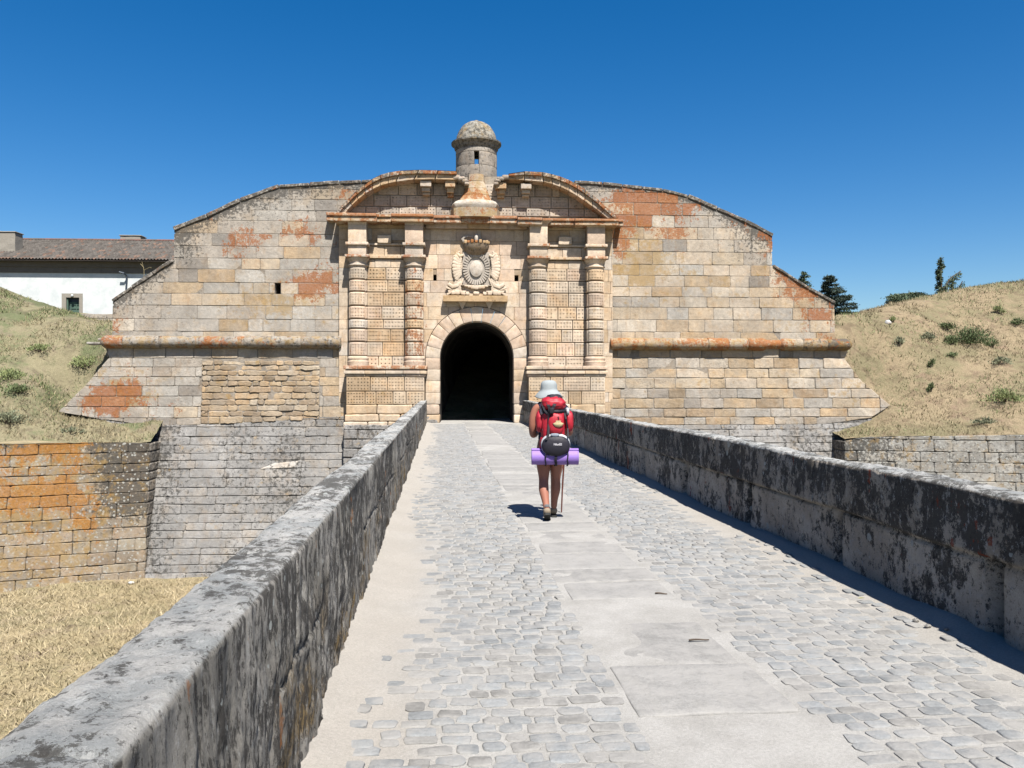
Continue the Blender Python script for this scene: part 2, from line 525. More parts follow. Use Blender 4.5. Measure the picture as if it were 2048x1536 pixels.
def wall_lic(u, v):
    px, py = to_px(u, v)
    o = sum(s[4] * blob(px, py, *s[:4]) for s in OR_SPOTS)
    c = sum(s[4] * blob(px, py, *s[:4]) for s in OC_SPOTS)
    edge = py - top_py(px)
    a = .95 * math.exp(-max(0, edge) / 14) + .35 * math.exp(-max(0, edge) / 60)
    a += .9 * blob(px, py, 375, 490, 30, 45) + .4 * blob(px, py, 300, 640, 120, 60) + .35 * blob(px, py, 560, 430, 140, 60)
    a += .5 * blob(px, py, 1500, 490, 60, 60)
    return min(1.3, a), (min(1.15, o), min(1.1, c), .35 * math.exp(-max(0, edge) / 80), 0)
def left_col(r):
    def f(u, v):
        px, py = to_px(u, v)
        if py > 715:
            if px > 420: return pick(r, tan=4, brown=3, cream=2, grey=1)
            return pick(r, grey=4, light=3, cream=1, dgrey=.6)
        warm = sstep(380, 640, px) * sstep(520, 640, py)
        return pick(r, grey=4 - 2 * warm, light=3, cream=1 + 3 * warm, pale=1 + 1.5 * warm, tan=.3 + 2.2 * warm, dgrey=1.2 - warm)
    return f
def right_col(r):
    def f(u, v):
        px, py = to_px(u, v)
        if py > 775 and px < 1660: return pick(r, brown=3, tan=3, grey=2, dgrey=.5)
        warm = sstep(440, 520, py) * (1 - .4 * sstep(1400, 1600, px))
        return pick(r, grey=2.6 - 1.9 * warm, light=1.6, cream=.8 + 3.0 * warm, pale=1 + 2.4 * warm, tan=.25 + 2 * warm, dgrey=.8 - .7 * warm)
    return f
def batter(u, v, w):       # the wall leans outwards below the cordon
    return (u, -(w + max(0, 3.0 - v) * .075), v)
MORT = (.34, .30, .25, .15)

def curtain(side):
    r = random.Random(11 if side < 0 else 12)
    root = empty("curtain_wall", MF,
        "stepped curtain wall left of the gate, grey blocks with a patch of rough brown rubble low down" if side < 0 else
        "stepped curtain wall right of the gate, cream blocks with rust lichen along its slanting top", "wall", "curtain walls beside the gate")
    top = TOPL if side < 0 else TOPR
    up = [P(*p) for p in top]
    inner = 684 if side < 0 else 1219
    vc = P(inner, 687)[1]
    up[-1] = (up[-1][0], vc)
    outline = up + [(PU(inner), vc)]
    bx_, by_ = (764, 363) if side < 0 else (1148, 366)
    outline = [P(bx_, by_)] + [P(*top[0])] + up[1:] + [(PU(inner), vc), (PU(inner), PV(447)), (PU(bx_), PV(447))]
    holes = []
    if side < 0:
        h0, h1 = P(549.5, 588), P(561.5, 566)
        holes = [(h0[0], h1[0], h0[1], h1[1])]
    mb = MB()
    rows = rows_between(vc, up[0][1] + .1, .42, .56, r)
    if holes:                              # let a course line up with the loophole
        k = min(range(len(rows)), key=lambda i: abs(rows[i] - holes[0][2])); d = holes[0][2] - rows[k]
        rows = [rows[0]] + [x + d for x in rows[1:]]
        rows[k + 1] = holes[0][3]
        for i in range(k + 2, len(rows)): rows[i] = max(rows[i], rows[i - 1] + .4)
    masonry(mb, outline, flatmap, rows, .75, 1.75, left_col(r) if side < 0 else right_col(r), wall_lic, r, joint=.018, bevel=.010, holes=holes, jit=.007, tilt=.016)
    mb.build("upper_masonry", M['stone'], root)
    # core of the wall, with the loophole left open
    core = MB()
    ins = inset(outline if area(outline) > 0 else outline[::-1], .05)
    if holes:
        h = holes[0]
        for (a, b, c, d) in ((-99, h[0], -99, 99), (h[1], 99, -99, 99), (h[0], h[1], -99, h[2]), (h[0], h[1], h[3], 99)):
            q = clip_rect(ins, a, b, c, d)
            if q: slab_poly(core, q, flatmap, -1.3, -.016, MORT)
        q = clip_rect(ins, h[0], h[1], h[2], h[3])
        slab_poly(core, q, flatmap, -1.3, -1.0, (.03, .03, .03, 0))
    else:
        slab_poly(core, ins, flatmap, -1.3, -.016, MORT)
    core.build("wall_core", M['rubble'], root)
    # coping along the top: the grass and dark lichen grown edge stones
    cp = MB()
    pts = outline[:-3]
    for a, b in zip(pts[:-1], pts[1:]):
        L = math.hypot(b[0] - a[0], b[1] - a[1])
        if abs(b[0] - a[0]) < .15: continue
        ang = math.atan2(b[1] - a[1], b[0] - a[0]); n = max(1, round(L / r.uniform(.8, 1.3)))
        for i in range(n):
            x0, x1 = L * i / n + .01, L * (i + 1) / n - .01
            t = r.uniform(.10, .15)
            sg = 1 if side > 0 else -1
            def mp(x, y, z, a=a, ang=ang):
                return (a[0] + x * math.cos(ang) - sg * z * math.sin(ang), y, a[1] + x * math.sin(ang) + sg * z * math.cos(ang))
            rbox(cp, x0, x1, -.045 - r.uniform(0, .02), 1.28, -.03, t - .03 + r.uniform(0, .02), .03, .2, .02, (*pick(r, grey=3, dgrey=2), .95), (.35, .1, .6, 0), mp)
    cp.build("coping", M['rubble'], root)
    # below the cordon, battered
    if side < 0:
        low = [(214.5, 715), (169, 771), (116, 824), (190, 836), (299, 852), (432, 849), (600, 841), (684, 838)]
    else:
        low = [(1693.8, 719), (1725, 761), (1781, 811), (1741.7, 836), (1650, 849), (1400, 850), (1219, 850)]
    lo = [P(p[0], p[1], .15) for p in low]
    e = P(207 if side < 0 else 1700, 690)
    lower = [(PU(inner), vc), (e[0], vc)] + lo
    lower[-1] = (PU(inner), lo[-1][1])
    mb = MB()
    vmin = min(p[1] for p in lower)
    rows = rows_between(vmin - .1, vc - .15, .36, .46, r); rows[-1] = vc
    if side < 0:
        ru0, ru1, rv0, rv1 = PU(405), PU(640), PV(846), PV(722)
        mask = [(ru0, ru1, rv0, rv1)]
        masonry(mb, lower, batter, rows, .7, 1.5, left_col(r), wall_lic, r, joint=.02, bevel=.014, holes=mask, tilt=.02)
        rub = clip_rect(lower, ru0, ru1, rv0, rv1)
        rr = rows_between(rv0, rv1, .2, .34, r)
        nlic = lambda u, v: (.12, (.05, .3, 0, 0))
        masonry(mb, rub, batter, rr, .35, .95, lambda u, v: pick(r, tan=4, brown=2.6, cream=1.6), nlic, r, w=.008, joint=.018, bevel=.024, wj=.026, tilt=.07, jit=.018, step=.16, cham=.045)
    else:
        masonry(mb, lower, batter, rows, .8, 1.5, right_col(r), wall_lic, r, joint=.020, bevel=.022, wj=.016, tilt=.03, jit=.01, step=.25)
    mb.build("lower_masonry", M['rubble'], root)
    core = MB()
    ins = inset(lower if area(lower) > 0 else lower[::-1], .05)
    slab_poly(core, ins, batter, -1.3, -.035, MORT)
    core.build("lower_core", M['rubble'], root)
    # cordon: a half round string course of long stones
    cd = MB()
    ua, ub = (PU(203), PU(inner)) if side < 0 else (PU(inner), PU(1702))
    vcen = PV(687.5) if side > 0 else PV(686)
    rad = .255
    u = ua
    while u < ub - .05:
        L = min(r.uniform(.8, 1.6), ub - u)
        if ub - u - L < .4: L = ub - u
        cuts = 10
        rr0 = rad * r.uniform(.95, 1.04)
        V = []; F = []; n = 18
        first, last = u == ua, u + L >= ub - .01
        ring_us = [0, .02] + [L * k / cuts for k in range(1, cuts)] + [L - .02, L]
        for q in ring_us:
            rr = rr0 * (.93 if q in (0, L) else 1)
            if side < 0 and first: rr *= min(1, math.sqrt(max(.02, 1 - max(0, 1 - q / .28) ** 2)))
            if side > 0 and last: rr *= min(1, math.sqrt(max(.02, 1 - max(0, 1 - (L - q) / .28) ** 2)))
            px = to_px(u + q, 3)[0]
            if side > 0 and 1528 < px < 1560: rr *= .72
            for k in range(n):
                a = 2 * math.pi * k / n
                nz = 1 + .07 * noise.noise(Vector(((u + q) * 2.4, math.cos(a) * 1.4, math.sin(a) * 1.4)))
                V.append((u + q, -.07 - rr * nz * math.cos(a) * 1.12, vcen + rr * nz * math.sin(a)))
        m = len(ring_us)
        for k in range(m - 1):
            for i in range(n):
                j = (i + 1) % n
                F.append((k * n + i, (k + 1) * n + i, (k + 1) * n + j, k * n + j))
        F.append(tuple(range(n))); F.append(tuple((m - 1) * n + i for i in range(n - 1, -1, -1)))
        px = to_px(u + L / 2, 3)[0]
        if side > 0:
            o = rp_o.uniform(.55, .95) if px < 1600 else .5; dk = .35 + .9 * sstep(1580, 1680, px); c = pick(r, tan=2, cream=1)
        else:
            o = .12 + .75 * blob(px, 0, 215, 0, 30, 1) + .5 * blob(px, 0, 440, 0, 60, 1) + rp_o.uniform(0, .25); dk = .6; c = pick(r, grey=2, light=1)
        cd.add(V, F, (*[x * .85 for x in c], dk), (o, .7, .3, 0))
        u += L
    cd.build("cordon", M['rubble'], root, smooth=50)
    return root
rp_o = random.Random(21)
curtain(-1); curtain(1)

# ------------------------------------------------------------------ portal
gate = empty("gate_portal", MF, "ornate stone gateway with paired banded columns and broken pediment over a dark arch", "gate")
rp = random.Random(5)
WB = .16                                # face of the portal's back wall
c4 = lambda c, a=.1: (*c, a)
UC = PU(953)
ARW = (PU(1027) - PU(880)) / 2          # half width of the passage
AC = (PU(880) + PU(1027)) / 2
ATOP = PV(643)
ASP = ATOP - ARW                        # springing
RO = ARW + (P(1027, 700)[0] and (PU(1055) - PU(1027)))
VB = -.02                               # foot
def arc_pts(rad, n=28, a0=0, a1=180):
    return [(AC + rad * math.cos(R(a0 + (a1 - a0) * i / n)), ASP + rad * math.sin(R(a0 + (a1 - a0) * i / n))) for i in range(n + 1)]
uL, uR = PU(679), PU(1224)
# the pediment's inner edge
PED_OUT_L = [(668, 431), (682, 414), (697.5, 398.6), (712, 384), (727.8, 371.4), (744, 359.5), (761, 351), (780, 345.8), (800.5, 342.6), (836.8, 341), (876, 342), (914, 343.5)]
PED_IN_L = [(688, 431), (695, 420), (703.6, 410.7), (716, 399), (730.8, 387.5), (745, 379), (761, 371.4), (776, 367), (791.4, 363.8), (827.7, 359.3), (870, 358.7), (914, 359.9)]
PED_OUT_R = [(1017, 348.7), (1048.7, 344), (1085, 345.6), (1103, 349.5), (1121.4, 354.7), (1138, 361.5), (1154.7, 369.9), (1170, 380), (1185, 391), (1198, 402), (1211, 414.5), (1236, 437)]
PED_IN_R = [(1017, 357.8), (1048.7, 360.8), (1088, 363.8), (1105, 368.5), (1121.4, 374.4), (1138, 382.5), (1154.7, 392.6), (1170, 402.5), (1185, 413.8), (1194, 420), (1203, 426.5), (1216, 437)]
back = MB()
# plain ashlar back wall, leaving the arch open
VT = PV(436, WB)
rows = [VB, .42, .84, 1.25] + [PV(y, WB) for y in (755, 712, 685, 659, 640, 614, 586, 562, 538, 510, 482, 459)] + [VT]
rows = sorted(rows)
hole_l = (PU(866.5, WB), PU(873, WB), PV(562, WB), PV(549.5, WB))
hole_r = (PU(1029, WB), PU(1037, WB), PV(562, WB), PV(549.5, WB))
def portal_lic(u, v):
    px, py = to_px(u, v)
    top = math.exp(-abs(py - 436) / 14)
    o = .55 * blob(px, py, 830, 670, 30, 70) + .5 * blob(px, py, 715, 600, 16, 22) + .25 * top + .2 * blob(px, py, 950, 650, 12, 12)
    return .08 + .3 * top, (o, .10, 0, 0)
ro = RO + .02
def outer_minus_arch(sign):
    # half of the back wall, left or right of the arch centre
    pts = []
    if sign < 0:
        pts = [(uL, VB), (AC - ro, VB)] + [p for p in arc_pts(ro, 24, 180, 90)] + [(AC, VT), (uL, VT)]
    else:
        pts = [(uR, VB), (uR, VT), (AC, VT)] + [p for p in arc_pts(ro, 24, 90, 0)] + [(AC + ro, VB)]
    return pts
pcol = lambda u, v: pick(rp, pink=4, pale=3, cream=1.6, light=.8) if abs(u - UC) < 2.4 else pick(rp, pale=2, cream=3, tan=.8, light=1)
for s in (-1, 1):
    masonry(back, outer_minus_arch(s), flatmap, rows, .55, 1.15, pcol, portal_lic, rp, w=WB, depth=.10, joint=.012, bevel=.006, wj=.004, holes=(hole_l, hole_r), tilt=.004, jit=.002, cham=.01)
    core = outer_minus_arch(s)
    core = inset(core if area(core) > 0 else core[::-1], .0)
    h = hole_l if s < 0 else hole_r
    for (a, b, c, d) in ((-99, h[0], -99, 99), (h[1], 99, -99, 99), (h[0], h[1], -99, h[2]), (h[0], h[1], h[3], 99)):
        q = clip_rect(core, a, b, c, d)
        if q: slab_poly(back, q, flatmap, -.6, WB - .03, (.33, .27, .2, .1))
back.build("portal_wall", M['carved'], gate)
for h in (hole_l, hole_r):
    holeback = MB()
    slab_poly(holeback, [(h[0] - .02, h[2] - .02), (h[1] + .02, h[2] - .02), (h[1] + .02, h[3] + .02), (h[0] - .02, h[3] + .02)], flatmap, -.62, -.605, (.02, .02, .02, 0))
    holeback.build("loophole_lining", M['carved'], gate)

# voussoirs and jambs
vs = MB()
nv = 13
for i in range(nv):
    a0, a1 = 180 * i / nv + .25, 180 * (i + 1) / nv - .25
    c = pick(rp, pale=3, pink=3, cream=1.5, light=1)
    def mp(x, y, z): 
        a = R(x); return (AC + z * math.cos(a), y, ASP + z * math.sin(a))
    def mpa(x, y, z): return mp(x * 10, y, z)
    rbox(vs, a0 / 10, a1 / 10, -WB - .05, .6, ARW, RO, .012, .35, .006, c4(c, .1), (.12, .1, 0, 0), mpa)
jr = [VB, .35, .78, 1.25, 1.72, 2.2, ASP]
if ASP - 2.2 < .2: jr = [VB, .35, .78, 1.25, 1.72, ASP]
for s in (-1, 1):
    for a, b in zip(jr[:-1], jr[1:]):
        k = rp.uniform(-.03, .03) if b < 1 else 0
        c = pick(rp, pale=3, pink=2, cream=2)
        x0, x1 = sorted((AC + s * (ARW + (rp.uniform(-.02, .03) if b < 1 else 0)), AC + s * (RO + k)))
        rbox(vs, x0, x1, -WB - .05, .6, a + .004, b - .004, .05 if b < 1 else .015, .2, .03 if b < 1 else .005, c4(c, .15), (.15, .1, 0, 0))
vs.build("arch_surround", M['carved'], gate, smooth=40)

# passage: barrel vault and walls, closed far inside
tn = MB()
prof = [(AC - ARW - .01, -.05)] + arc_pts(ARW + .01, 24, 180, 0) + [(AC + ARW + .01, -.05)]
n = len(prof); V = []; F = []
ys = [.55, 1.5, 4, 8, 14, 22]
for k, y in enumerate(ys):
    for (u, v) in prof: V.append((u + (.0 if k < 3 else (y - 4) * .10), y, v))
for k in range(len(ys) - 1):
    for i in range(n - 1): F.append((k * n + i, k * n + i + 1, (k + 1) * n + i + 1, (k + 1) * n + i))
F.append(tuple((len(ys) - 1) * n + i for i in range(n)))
tn.add(V, F, (.05, .045, .04, .6), (0, 0, 0, 0))  # dirty stone, near black so its colour adds to the passage's darkness
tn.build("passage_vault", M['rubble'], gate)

# columns
COLX = [716.5, 829, 1076, 1190]
WC = .42                                  # axis in front of the wall plane
grooves = [713, 685, 659, 640, 614, 586, 562, 538]
for ci, px in enumerate(COLX):
    r = random.Random(40 + ci)
    cx = PU(px, WC)
    RC = .375
    mp = lambda u, v, w, cx=cx: (cx + (RC + w) * math.sin(u / RC), -WC - (RC + w) * math.cos(u / RC), v)
    sh = MB()
    orange = {1: 1.0, 0: .35, 2: .12, 3: .15}[ci]
    for a, b in zip(grooves[:-1], grooves[1:]):
        v0, v1 = PV(a, WC), PV(b, WC)
        c = pick(r, pale=3, pink=2, light=1.6, tan=.6)
        off = r.uniform(0, .3)
        ol = orange * r.uniform(.5, 1.0) * (1 if a > 600 or ci == 0 else .6)
        for k in range(3):
            w_ = 2 * math.pi * RC / 3
            pitted(sh, mp, -w_ * 1.5 + k * w_, -w_ * .5 + k * w_, v0 + .008, v1 - .008, 0, c, (ol, .1, 0, .12), r, joint=.003, bev=.05)
        lathe(sh, cx, -WC, [(RC - .07, v0 - .02), (RC - .07, v1 + .02)], 24, c4(PAL['brown'], .4), (.4 * orange, 0, 0, 0), False)
    o = sh.build("column", M['carved'], gate)
    if ci == 1: o['label'] = "second column from the left, its middle drums stained orange by lichen"
    # base
    bs = MB(); v0, v1 = PV(732, WC), PV(713, WC)
    h = v1 - v0
    c = pick(r, pale=3, pink=2)
    lathe(bs, cx, -WC, [(.42, v0), (.43, v0 + .25 * h), (.44, v0 + .45 * h), (.41, v0 + .5 * h), (.40, v0 + .6 * h), (.425, v0 + .7 * h), (.42, v0 + .85 * h), (.39, v0 + .97 * h), (.36, v1)], 32, c4(c), (orange * .4, .1, 0, 0), jit=.008)
    bs.build("column_base", M['carved'], o, smooth=50)
    # capital
    cp = MB(); v0, v1 = PV(538, WC), PV(519, WC)
    h = v1 - v0
    c = pick(r, pale=2, light=2)
    lathe(cp, cx, -WC, [(.34, v0 - .01), (.35, v0 + .12 * h), (.41, v0 + .2 * h), (.41, v0 + .3 * h), (.35, v0 + .36 * h), (.35, v0 + .6 * h), (.42, v0 + .85 * h), (.44, v1)], 32, c4(c), (.2, .1, 0, 0), jit=.006)
    va = PV(519, WC)
    rbox(cp, cx - .47, cx + .47, -WC - .47, -WB + .02, va, va + .10, .012, .25, .006, c4(c), (.75, .2, 0, 0))
    va2, vb2 = va + .10, PV(495, WC)
    rbox(cp, cx - .36, cx + .36, -WC - .36, -WB + .02, va2, vb2, .012, .3, .004, c4(c), (.15, .05, 0, 0))
    rbox(cp, cx - .45, cx + .45, -WC - .45, -WB + .02, vb2, vb2 + .11, .012, .25, .006, c4(c), (.5, .2, 0, 0))
    v3 = vb2 + .11
    rbox(cp, cx - .36, cx + .36, -WC - .34, -WB + .02, v3, PV(455, WC), .01, .3, .004, c4(pick(r, pink=1, pale=1)), (.05, .05, 0, 0))
    # flared top carrying the cornice
    va, vb = PV(455, WC), PV(444, WC)
    V = []
    for (hw, hy, z) in ((.36, .34, va), (.37, .36, va + .4 * (vb - va)), (.45, .42, va + .8 * (vb - va)), (.52, .48, vb)):
        V += [(cx - hw, -WC - hy, z), (cx + hw, -WC - hy, z), (cx + hw, -WB + .02, z), (cx - hw, -WB + .02, z)]
    F = [(k * 4 + i, k * 4 + (i + 1) % 4, k * 4 + 4 + (i + 1) % 4, k * 4 + 4 + i) for k in range(3) for i in range(4)] + [(12, 13, 14, 15), (3, 2, 1, 0)]
    cp.add(V, F, c4(c, .25), (.2, 0, 0, 0))
    cp.build("capital", M['carved'], o, smooth=30)

# pitted panels between the paired columns
for (a, b) in ((736, 810), (1095, 1171)):
    pn = MB()
    u0, u1 = PU(a - 6, WB), PU(b + 6, WB)
    for k, (y0, y1) in enumerate(zip([733, 713] + grooves[1:-1], grooves[:-1] + [537])):
        v0, v1 = PV(y0, WB), PV(y1, WB)
        n = rp.choice([2, 2, 3]); cuts = [u0] + sorted([u0 + (u1 - u0) * (i + 1 + rp.uniform(-.25, .25)) / n for i in range(n - 1)]) + [u1]
        for x0, x1 in zip(cuts[:-1], cuts[1:]):
            pitted(pn, flatmap, x0, x1, v0, v1, WB + .08, pick(rp, pale=2, cream=2.2, tan=.9, pink=1), (.14 if a > 1000 else .2, .15, 0, .08), rp, sp=.114, hole=.0245, hd=.06, skip=.07)
    # plain ledge and stepped blocks over the panel
    v = PV(519, WB)
    rbox(pn, u0, u1, -WB - .16, -WB + .02, v, v + .1, .012, .3, .006, c4(PAL['cream']), (.35, .2, 0, 0))
    v = PV(493, WB)
    rbox(pn, u0, u1, -WB - .12, -WB + .02, v, v + .08, .012, .3, .006, c4(PAL['pale']), (.3, .2, 0, 0))
    for (y0, y1) in ((537, 521), (516, 495)):
        x = u0
        while x < u1 - .1:
            L = min(rp.uniform(.4, .8), u1 - x)
            rbox(pn, x + .006, x + L - .006, -WB - .05 - rp.uniform(0, .03), -WB + .02, PV(y0, WB), PV(y1, WB), .015, .3, .004, c4(pick(rp, cream=2, pale=2)), (.05, .1, 0, 0)); x += L
    um = (u0 + u1) / 2
    rbox(pn, um - .35, um + .2, -WB - .2, -WB + .02, v + .08, v + .40, .03, .2, .02, c4(PAL['pale']), (.1, .2, 0, 0))
    pn.build("pitted_panel", M['carved'], gate)

# pedestals
for side, (a, b) in enumerate(((682, 851), (1055, 1217))):
    r = random.Random(70 + side)
    pd = MB()
    w = .92
    u0, u1 = PU(a + 10, w), PU(b - 2 if side == 0 else b - 6, w)
    if side == 1: u0 = PU(a + 2, w)
    vt = PV(731.6, w); vm = PV(753, w); vb = PV(809, w); vr = PV(782.5, w)
    # solid body
    slab_poly(pd, [(u0 + .01, vb), (u1 - .01, vb), (u1 - .01, vm), (u0 + .01, vm)], flatmap, WB - .02, w - .07, (.33, .27, .19, .1))
    for (y0, y1) in ((vb, vr), (vr, vm)):
        n = rp.choice([4, 5]); cuts = [u0] + sorted([u0 + (u1 - u0) * (i + 1 + r.uniform(-.25, .25)) / n for i in range(n - 1)]) + [u1]
        for x0, x1 in zip(cuts[:-1], cuts[1:]):
            pitted(pd, flatmap, x0, x1, y0, y1, w, pick(r, pale=2, cream=3, tan=1.4), (.05, .25, 0, .05), r)
    # cornice of the pedestal
    o = .8 if side == 0 else .2
    for (e, z0, z1) in ((.10, vt - .14, vt), (.03, vt - .20, vt - .14), (.09, vt - .33, vt - .20), (.03, vm - .002, vt - .33)):
        x = u0 - e
        while x < u1 + e - .02:
            L = min(r.uniform(.55, .95), u1 + e - x)
            if u1 + e - x - L < .25: L = u1 + e - x
            rbox(pd, x + .002, x + L - .002, -w - e, -WB + .02, z0 + .001, z1 - .001, .025, .25, .008, c4(pick(r, pale=2, pink=1, cream=1)), (o if z1 == vt else .1, .2, 0, 0)); x += L
    # worn plinth courses
    z = vb; k = 0
    for hgt in (.38, .30, .30):
        x = u0 - .04 * k - .02
        while x < u1 + .02:
            L = min(r.uniform(.7, 1.5), u1 + .04 * k - x)
            if L < .15: break
            rbox(pd, x + .01, x + L - .01, -w - .03 - .05 * k, -WB + .02, z - hgt + .006, z - .006, .05, .2, .03, c4(pick(r, pale=1, cream=3, tan=1.5), .1), (.02, .2, 0, 0)); x += L
        z -= hgt; k += 1
    pd.build("pedestal", M['carved'], gate)

# entablature: deep cornice breaking forward over the columns, frieze behind
en = MB()
wc0, wc1 = .72, 1.02
segs = [(652, 667, .5, -1), (666, 753, wc1, 0), (753, 782, .8, 3), (782, 867, wc1, 0), (867, 1035, wc0, 4), (1035, 1085, wc1, 3), (1085, 1150, .8, 5), (1150, 1237, wc1, 4), (1236, 1247, .6, 6)]
for (a, b, w, dy) in segs:
    v1, v0 = PV(428.5 + dy * .7 + (3 if a > 1000 else 0), w), PV(444 + dy * .3 + (2 if a > 1000 else 0), w)
    u0, u1 = PU(a, w), PU(b, w)
    n = max(1, round((u1 - u0) / 1.3))
    for i in range(n):
        x0, x1 = u0 + (u1 - u0) * i / n, u0 + (u1 - u0) * (i + 1) / n
        c = pick(rp, tan=1, cream=1, pale=1)
        hm = v0 + (v1 - v0) * .62
        rbox(en, x0 + .004, x1 - .004, -w, .1, hm, v1 + rp.uniform(-.01, .01), .02, .2, .012, c4(c, .35), (1.05, .5, .2, 0))
        rbox(en, x0 + .004, x1 - .004, -w + .06, .1, v0, hm - .002, .02, .25, .01, c4(c, .2), (.72, .6, .2, 0))
# frieze
z0, z1 = PV(484, WB), PV(446, WB)
x = PU(852, WB)
while x < PU(1054, WB):
    L = rp.uniform(.6, 1.1)
    x1 = min(x + L, PU(1054, WB))
    rbox(en, x + .004, x1 - .004, -WB - .22, -WB + .02, PV(459, WB), z1, .01, .3, .004, c4(pick(rp, pink=2, tan=1)), (.1, .1, 0, 0))
    x = x1
en.build("entablature", M['carved'], gate, smooth=35)

# tympanum: dark stained pitted blocks, coloured darker to deepen the pediment's shade
ty = MB()
WT = .10
def interp(pts, px):
    for a, b in zip(pts[:-1], pts[1:]):
        if a[0] <= px <= b[0]: return a[1] + (px - a[0]) / (b[0] - a[0]) * (b[1] - a[1])
    return None
poly = [P(px, py + 0, WT) for px, py in PED_IN_L] + [P(px, py, WT) for px, py in PED_IN_R]
low = P(1216, 444, WT); poly += [(low[0], PV(444, WT)), (P(688, 444, WT)[0], PV(444, WT))]
up = [(u, v + .12) if v > PV(430, WT) else (u, v) for u, v in poly]
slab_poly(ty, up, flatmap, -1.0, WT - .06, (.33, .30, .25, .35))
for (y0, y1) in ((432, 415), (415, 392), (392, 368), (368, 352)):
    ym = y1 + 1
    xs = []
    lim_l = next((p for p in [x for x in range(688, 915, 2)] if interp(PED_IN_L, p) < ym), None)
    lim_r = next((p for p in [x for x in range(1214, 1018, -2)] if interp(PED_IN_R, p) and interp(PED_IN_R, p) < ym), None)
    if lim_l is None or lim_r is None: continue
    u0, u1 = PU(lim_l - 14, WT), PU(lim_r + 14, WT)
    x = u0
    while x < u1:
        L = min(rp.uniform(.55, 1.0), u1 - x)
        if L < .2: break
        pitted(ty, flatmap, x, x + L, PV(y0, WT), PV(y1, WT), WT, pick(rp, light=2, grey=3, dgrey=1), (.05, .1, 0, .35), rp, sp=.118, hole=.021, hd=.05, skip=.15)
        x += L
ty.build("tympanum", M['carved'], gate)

# broken arched pediment
for side, (po, pi_) in enumerate(((PED_OUT_L, PED_IN_L), (PED_OUT_R, PED_IN_R))):
    pm = MB()
    r = random.Random(90 + side)
    n = len(po)
    for layer, (w, f0, f1, o, dk) in enumerate(((.80, .66, 1.06, .8, .9), (.70, .0, .64, .5, .5))):
        A = [P(*p, w) for p in po]; B = [P(*p, w) for p in pi_]
        def mp(x, y, z, A=A, B=B):
            i = min(n - 2, max(0, int(x))); t = x - i
            a = (A[i][0] + t * (A[i + 1][0] - A[i][0]), A[i][1] + t * (A[i + 1][1] - A[i][1]))
            b = (B[i][0] + t * (B[i + 1][0] - B[i][0]), B[i][1] + t * (B[i + 1][1] - B[i][1]))
            return (b[0] + z * (a[0] - b[0]), y, b[1] + z * (a[1] - b[1]))
        for i in range(n - 1):
            c = pick(r, grey=1, pale=1, tan=1)
            m = i + .0
            rbox(pm, i + .012, i + .988, -w, .15, f0, f1 + r.uniform(-.04, .04), .05, .35, .02, c4(c, dk), (o * r.uniform(.65, 1.1), .3, .3, 0), mp)
    # sloping top back to the wall walk
    A = [P(*p, .1) for p in po]
    V = [(a[0], -.1, a[1] + .03) for a in A] + [(a[0], 1.2, a[1] - .12) for a in A] + [(a[0], 1.2, PV(445)) for a in A] + [(a[0], -.0, PV(445)) for a in A]
    F = [(k * n + i, k * n + i + 1, (k + 1) * n + i + 1, (k + 1) * n + i) for k in range(3) for i in range(n - 1)]
    pm.add(V, F, (.24, .23, .2, .8), (.3, .2, .3, 0))
    # curled inner end
    ce = P(922 if side == 0 else 1003, 352, .6); sg = 1 if side == 0 else -1
    for k, (du, dv, s) in enumerate(((-.18, -.06, .17), (.02, -.12, .15), (.16, -.22, .13), (.22, -.33, .10))):
        rbox(pm, ce[0] + sg * du - s, ce[0] + sg * du + s, -.75, 0, ce[1] + dv - s * .55, ce[1] + dv + s * .6, .08, .12, .03, c4(pick(r, grey=1, dgrey=1), .6), (.35, .2, .2, 0))
    pm.build("pediment_arc", M['carved'], gate)
# consoles under the arcs
for (a, b, y0, y1) in ((842, 861, 364, 389), (892, 909, 362, 392), (993, 1011, 365, 393), (1043, 1061, 367, 390)):
    cs = MB()
    w = .5
    u0, u1 = PU(a, w), PU(b, w); v1, v0 = PV(y0, w), PV(y1, w); h = v1 - v0
    c = c4(pick(rp, light=1, tan=.5), .3); li = (.55 if 880 < a < 1000 else .1, .2, 0, 0)
    rbox(cs, u0 - .03, u1 + .03, -.62, -WT + .02, v0 + .55 * h, v1, .02, .2, .006, c, li)
    rbox(cs, u0 + .02, u1 - .02, -.48, -WT + .02, v0 + .22 * h, v0 + .55 * h - .002, .03, .2, .006, c, li)
    rbox(cs, u0 + .04, u1 - .04, -.33, -WT + .02, v0, v0 + .22 * h - .002, .03, .2, .006, c, li)
    cs.build("console", M['carved'], gate)
# central bell shaped pedestal that carries the turret
pc = MB()
wc = .45
def sect(pts, w, col, li):
    V = []; 
    for (x0, x1, y, dw) in pts:
        u0, u1 = PU(x0, w), PU(x1, w); v = PV(y, w)
        m = 6
        for i in range(m + 1):
            a = math.pi * i / m
            V.append(((u0 + u1) / 2 - (u1 - u0) / 2 * math.cos(a) , -(WT + (dw) * math.sin(a) ** .5 if 0 < i < m else WT), v))
    n = 7; F = [(k * n + i, k * n + i + 1, (k + 1) * n + i + 1, (k + 1) * n + i) for k in range(len(pts) - 1) for i in range(n - 1)]
    F.append(tuple(range(n))); F.append(tuple((len(pts) - 1) * n + i for i in range(n - 1, -1, -1)))
    pc.add(V, F, col, li)
sect([(901, 1000, 436, .75), (901, 1000, 418, .75)], wc, (.40, .35, .27, .35), (.5, .75, .2, 0))
sect([(907, 995, 418, .7), (903, 999, 413, .74), (902, 1000, 409, .75), (905, 997, 405, .72), (912, 990, 402, .66)], wc, c4(PAL['light'], .2), (.1, .5, .2, 0))
